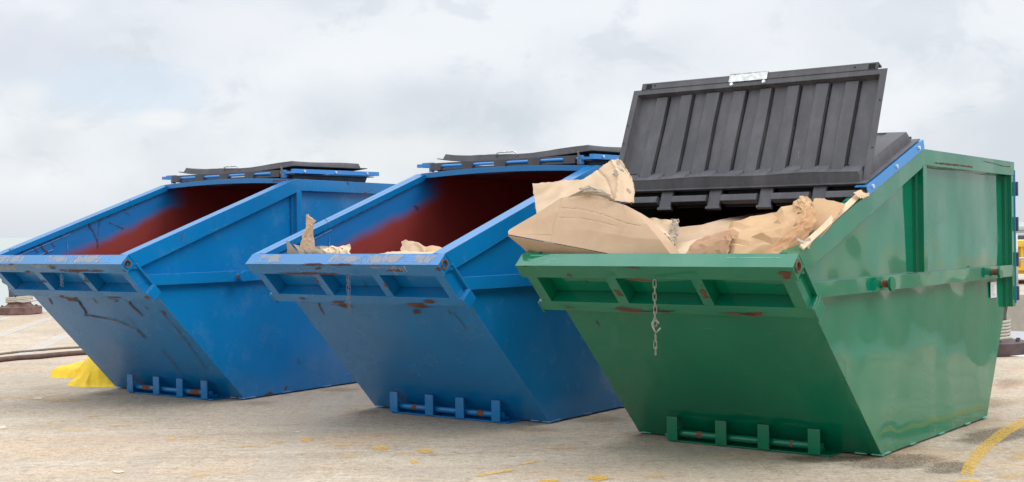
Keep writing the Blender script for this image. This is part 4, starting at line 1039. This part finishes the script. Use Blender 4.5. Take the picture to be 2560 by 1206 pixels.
mb = MB(); q = bgp(2538, 575, 45)
mb.box(q[0]-4, q[0]+2.5, 45, 49, 0.003, q[2]); mb.box(q[0]-4.2, q[0]+2.7, 44.9, 49.2, q[2], q[2]+.12)
sh = mb.build('shed', GRY, None); tag(sh, 'pale grey low shed far behind the yellow tank', 'shed')
mb = MB()
for i in range(3): mb.box(q[0]-.1+i*.7, q[0]+.3+i*.7, 44.93, 44.999, .5, q[2]-.2)
mb.each('window', simple('dark_glass', (.05, .06, .09), (.08, .09, .12), .2), sh)
mb = MB(); q = bgp(2550, 800, 16.4)
# moored workboat in the gap behind the right bollard
hull = [(-.9, 0), (-.75, -.35), (.75, -.35), (.9, 0)]
bt = empty('workboat', 'W', 'dark workboat with a pale deck edge moored behind the right bollard', 'boat', loc=(8.3, 17.6, -1.9), rz=-.66)
mb = MB(); mb.prism([(-1.3, .0), (-1.5, 1.35), (1.5, 1.35), (1.3, .0)], -3.0, 3.4); mb.build('hull', simple('dark_hull', (.02, .02, .025), (.05, .04, .04), .5, 0, 4), bt)
mb = MB(); mb.box(-3.05, 3.45, -1.56, 1.56, 1.351, 1.47); mb.build('deck_edge', WHT, bt)
mb = MB(); mb.box(-2.2, 1.0, -.9, .9, 1.471, 1.62); mb.build('hatch', simple('hatch_grey', (.3, .3, .3), (.4, .4, .4), .6), bt)
for x in (-2.2, -.6, 1.0, 2.6):
    mb = MB(); mb.tube([(x, -1.62, .75), (x, -1.62, 1.25)], .14, 14); mb.build('fender', simple('fender', (.3, .06, .03), (.4, .1, .05), .6) if x in (-.6,) else WHT, bt, autos=50)

CB = paint('container_paint', (.012, .06, .13), 8, .4, .45, .4, 1.4)
ct = empty('reflection_container', 'W', 'dark blue corrugated container added out of view right of the green skip, for its side to mirror', 'container', loc=(10.4, 8.2, 0), rz=.42)  # unseen object added so the glossy green paint has something dark to reflect
def corr(L, z0, z1, y, fl):
    mb = MB(); n = int(L/.14); P = []
    for i in range(n+1):
        for a, d in ((0, 0), (.05, 0), (.07, .036), (.12, .036)):
            x = -L/2+(i+a/.14)*L/(n+1); P.append((x, y-fl*d))
    for (x0, y0), (x1, y1) in zip(P[:-1], P[1:]): mb.add([(x0, y0, z0), (x1, y1, z0), (x1, y1, z1), (x0, y0, z1)], [(0, 1, 2, 3)])
    return mb
for y, fl in ((1.2, 1), (-1.2, -1)): corr(5.8, .18, 2.45, y, fl).build('side_wall', CB, ct)
mb = corr(2.2, .18, 2.45, 0, 1); mb.v = [(-2.98-y, x, z) for x, y, z in mb.v]; mb.build('end_wall', CB, ct)
mb = MB(); mb.box(-2.95, 2.95, -1.16, 1.16, 2.44, 2.47); mb.build('roof', CB, ct)
for x in (-3.03, 2.88):
    for y in (-1.22, 1.07): mb = MB(); mb.box(x, x+.15, y, y+.15, .004, 2.59); mb.build('corner_post', CB, ct)
for y in (-1.21, 1.09):
    for z in (.05, 2.46): mb = MB(); mb.box(-2.879, 2.879, y, y+.12, z, z+.12); mb.build('edge_rail', CB, ct)
for y0 in (-1.06, .01):
    mb = MB(); mb.box(2.93, 2.98, y0, y0+1.05, .12, 2.48); d = mb.build('door', CB, ct)
    for q in (.3, .75): mb = MB(); mb.tube([(3.01, y0+q, .15), (3.01, y0+q, 2.45)], .018, 10); mb.build('lock_rod', M['galv'], d, autos=40)

# ------------------------------------------------------------------ world, sun, camera
SUN_EL, SUN_AZ = math.radians(42), math.radians(108)      # azimuth from +Y, towards +X
w = bpy.data.worlds.new('World'); sc.world = w; w.use_nodes = True; t = NT(w); t.n.clear()
out = t.new('ShaderNodeOutputWorld'); sky = t.new('ShaderNodeTexSky', sky_type='NISHITA'); sky.sun_disc = False
sky.sun_elevation = SUN_EL; sky.sun_rotation = SUN_AZ
bg1 = t.new('ShaderNodeBackground'); t.l.new(sky.outputs[0], bg1.inputs[0]); bg1.inputs[1].default_value = .12
g_ = t.coord('Generated'); X, Y, Z = t.sep(g_)
v1 = t.vmap(g_, (1, 1, 1.7), loc=(.3, 1.7, .25))
n1 = t.noise(v1, 3.2, 7, .52, .4); n2 = t.noise(t.vmap(g_, (1, 1, 1.5), loc=(4, 2, 1)), 6.5, 9, .56, .25)
cl = t.math('ADD', t.math('MULTIPLY', n1, .68), t.math('MULTIPLY', n2, .32))
def skyblob(px, py, rx, ry, warp=.5):
    d = Vector(ray(px, py)).normalized(); ax = rx/F; ay = ry/F
    dx = t.math('DIVIDE', t.math('SUBTRACT', t.math('DIVIDE', X, Y), d.x/d.y), ax); dz = t.math('DIVIDE', t.math('SUBTRACT', t.math('DIVIDE', Z, Y), d.z/d.y), ay)
    q = t.math('SQRT', t.math('ADD', t.math('MULTIPLY', dx, dx), t.math('MULTIPLY', dz, dz)))
    q = t.math('ADD', q, t.math('MULTIPLY', t.math('SUBTRACT', n2, .5), warp*5)); b_ = t.ramp(q, 1.1, .0)
    return t.math('MULTIPLY', b_, t.ramp(Y, 0, .2))
c = t.mix(t.ramp(cl, .36, .60), (.70, .75, .81), (.92, .95, .99))
c = t.mix(t.ramp(n2, .50, .68, 0, .45), c, (.97, .99, 1.02))
n3 = t.noise(t.vmap(g_, (1, 1, 1.6), loc=(7, 3, 2)), 14, 8, .6, .5)
c = t.mix(t.ramp(n3, .48, .36, 0, .40), c, (.64, .70, .77))
c = t.mix(t.math('MULTIPLY', skyblob(1030, 260, 420, 150), .6), c, (.60, .665, .73))
c = t.mix(t.math('MULTIPLY', skyblob(1620, 130, 320, 110), .5), c, (.66, .70, .77))
c = t.mix(t.math('MULTIPLY', skyblob(60, 110, 260, 110), .5), c, (.74, .76, .86))
c = t.mix(t.math('MULTIPLY', skyblob(90, 360, 200, 120), .5), c, (.70, .73, .79))
c = t.mix(t.math('MULTIPLY', skyblob(650, 60, 260, 110), .8), c, (.92, .94, .98))
c = t.mix(t.math('MULTIPLY', skyblob(2000, 70, 360, 120), .5), c, (.88, .90, .95))
c = t.mix(t.math('MULTIPLY', skyblob(1010, 375, 240, 50), .7), c, (.90, .92, .93))
c = t.mix(t.math('MULTIPLY', skyblob(270, 240, 230, 70, 1.), .55), c, (.72, .84, .97))
c = t.mix(t.math('MULTIPLY', skyblob(395, 300, 70, 22, .9), .7), c, (.97, .97, .96))
c = t.mix(t.math('MULTIPLY', skyblob(165, 310, 60, 20, .9), .6), c, (.95, .95, .95))
c = t.mix(t.math('MULTIPLY', skyblob(70, 235, 70, 40, .4), .6), c, (.92, .93, .94))
# overcast dome brightens towards the zenith
zen = t.ramp(Z, .3, .95, 1., 3.0)
hz = t.mix(t.ramp(Z, .0, .045, .7, 0), c, (.69, .735, .80))
bg2 = t.new('ShaderNodeBackground'); t.l.new(hz, bg2.inputs[0]); t.put(bg2.inputs[1], zen)
mx = t.new('ShaderNodeMixShader'); mx.inputs[0].default_value = .93; t.l.new(bg1.outputs[0], mx.inputs[1]); t.l.new(bg2.outputs[0], mx.inputs[2]); t.l.new(mx.outputs[0], out.inputs[0])
ld = bpy.data.lights.new('sun', 'SUN'); ld.energy = 1.05; ld.angle = math.radians(25); ld.color = (1, .965, .91)
lo = bpy.data.objects.new('sun', ld); COL.objects.link(lo)
sd = Vector((sin(SUN_AZ)*cos(SUN_EL), cos(SUN_AZ)*cos(SUN_EL), sin(SUN_EL))); lo.rotation_euler = sd.to_track_quat('Z', 'Y').to_euler(); lo.location = sd*30
cam = bpy.data.cameras.new('camera'); co = bpy.data.objects.new('camera', cam); COL.objects.link(co)
cam.sensor_width = 36; cam.lens = 36*F/2560; cam.clip_end = 6000; cam.clip_start = .1
cr, sr, cp, sp = cos(ROLL), sin(ROLL), cos(PITCH), sin(PITCH)
rt = Vector((cr, -sr*sp, sr*cp)); up = Vector((-sr, -cr*sp, cr*cp)); bk = -Vector((0, cp, sp))
co.matrix_world = Matrix(((rt.x, up.x, bk.x, 0), (rt.y, up.y, bk.y, 0), (rt.z, up.z, bk.z, H), (0, 0, 0, 1)))
sc.camera = co
sc.render.engine = 'CYCLES'
sc.view_settings.view_transform = 'Standard'; sc.view_settings.look = 'None'; sc.view_settings.exposure = 0; sc.view_settings.gamma = 1
sc.render.resolution_x = 1024; sc.render.resolution_y = 482
sc.cycles.max_bounces = 8; sc.cycles.transparent_max_bounces = 12
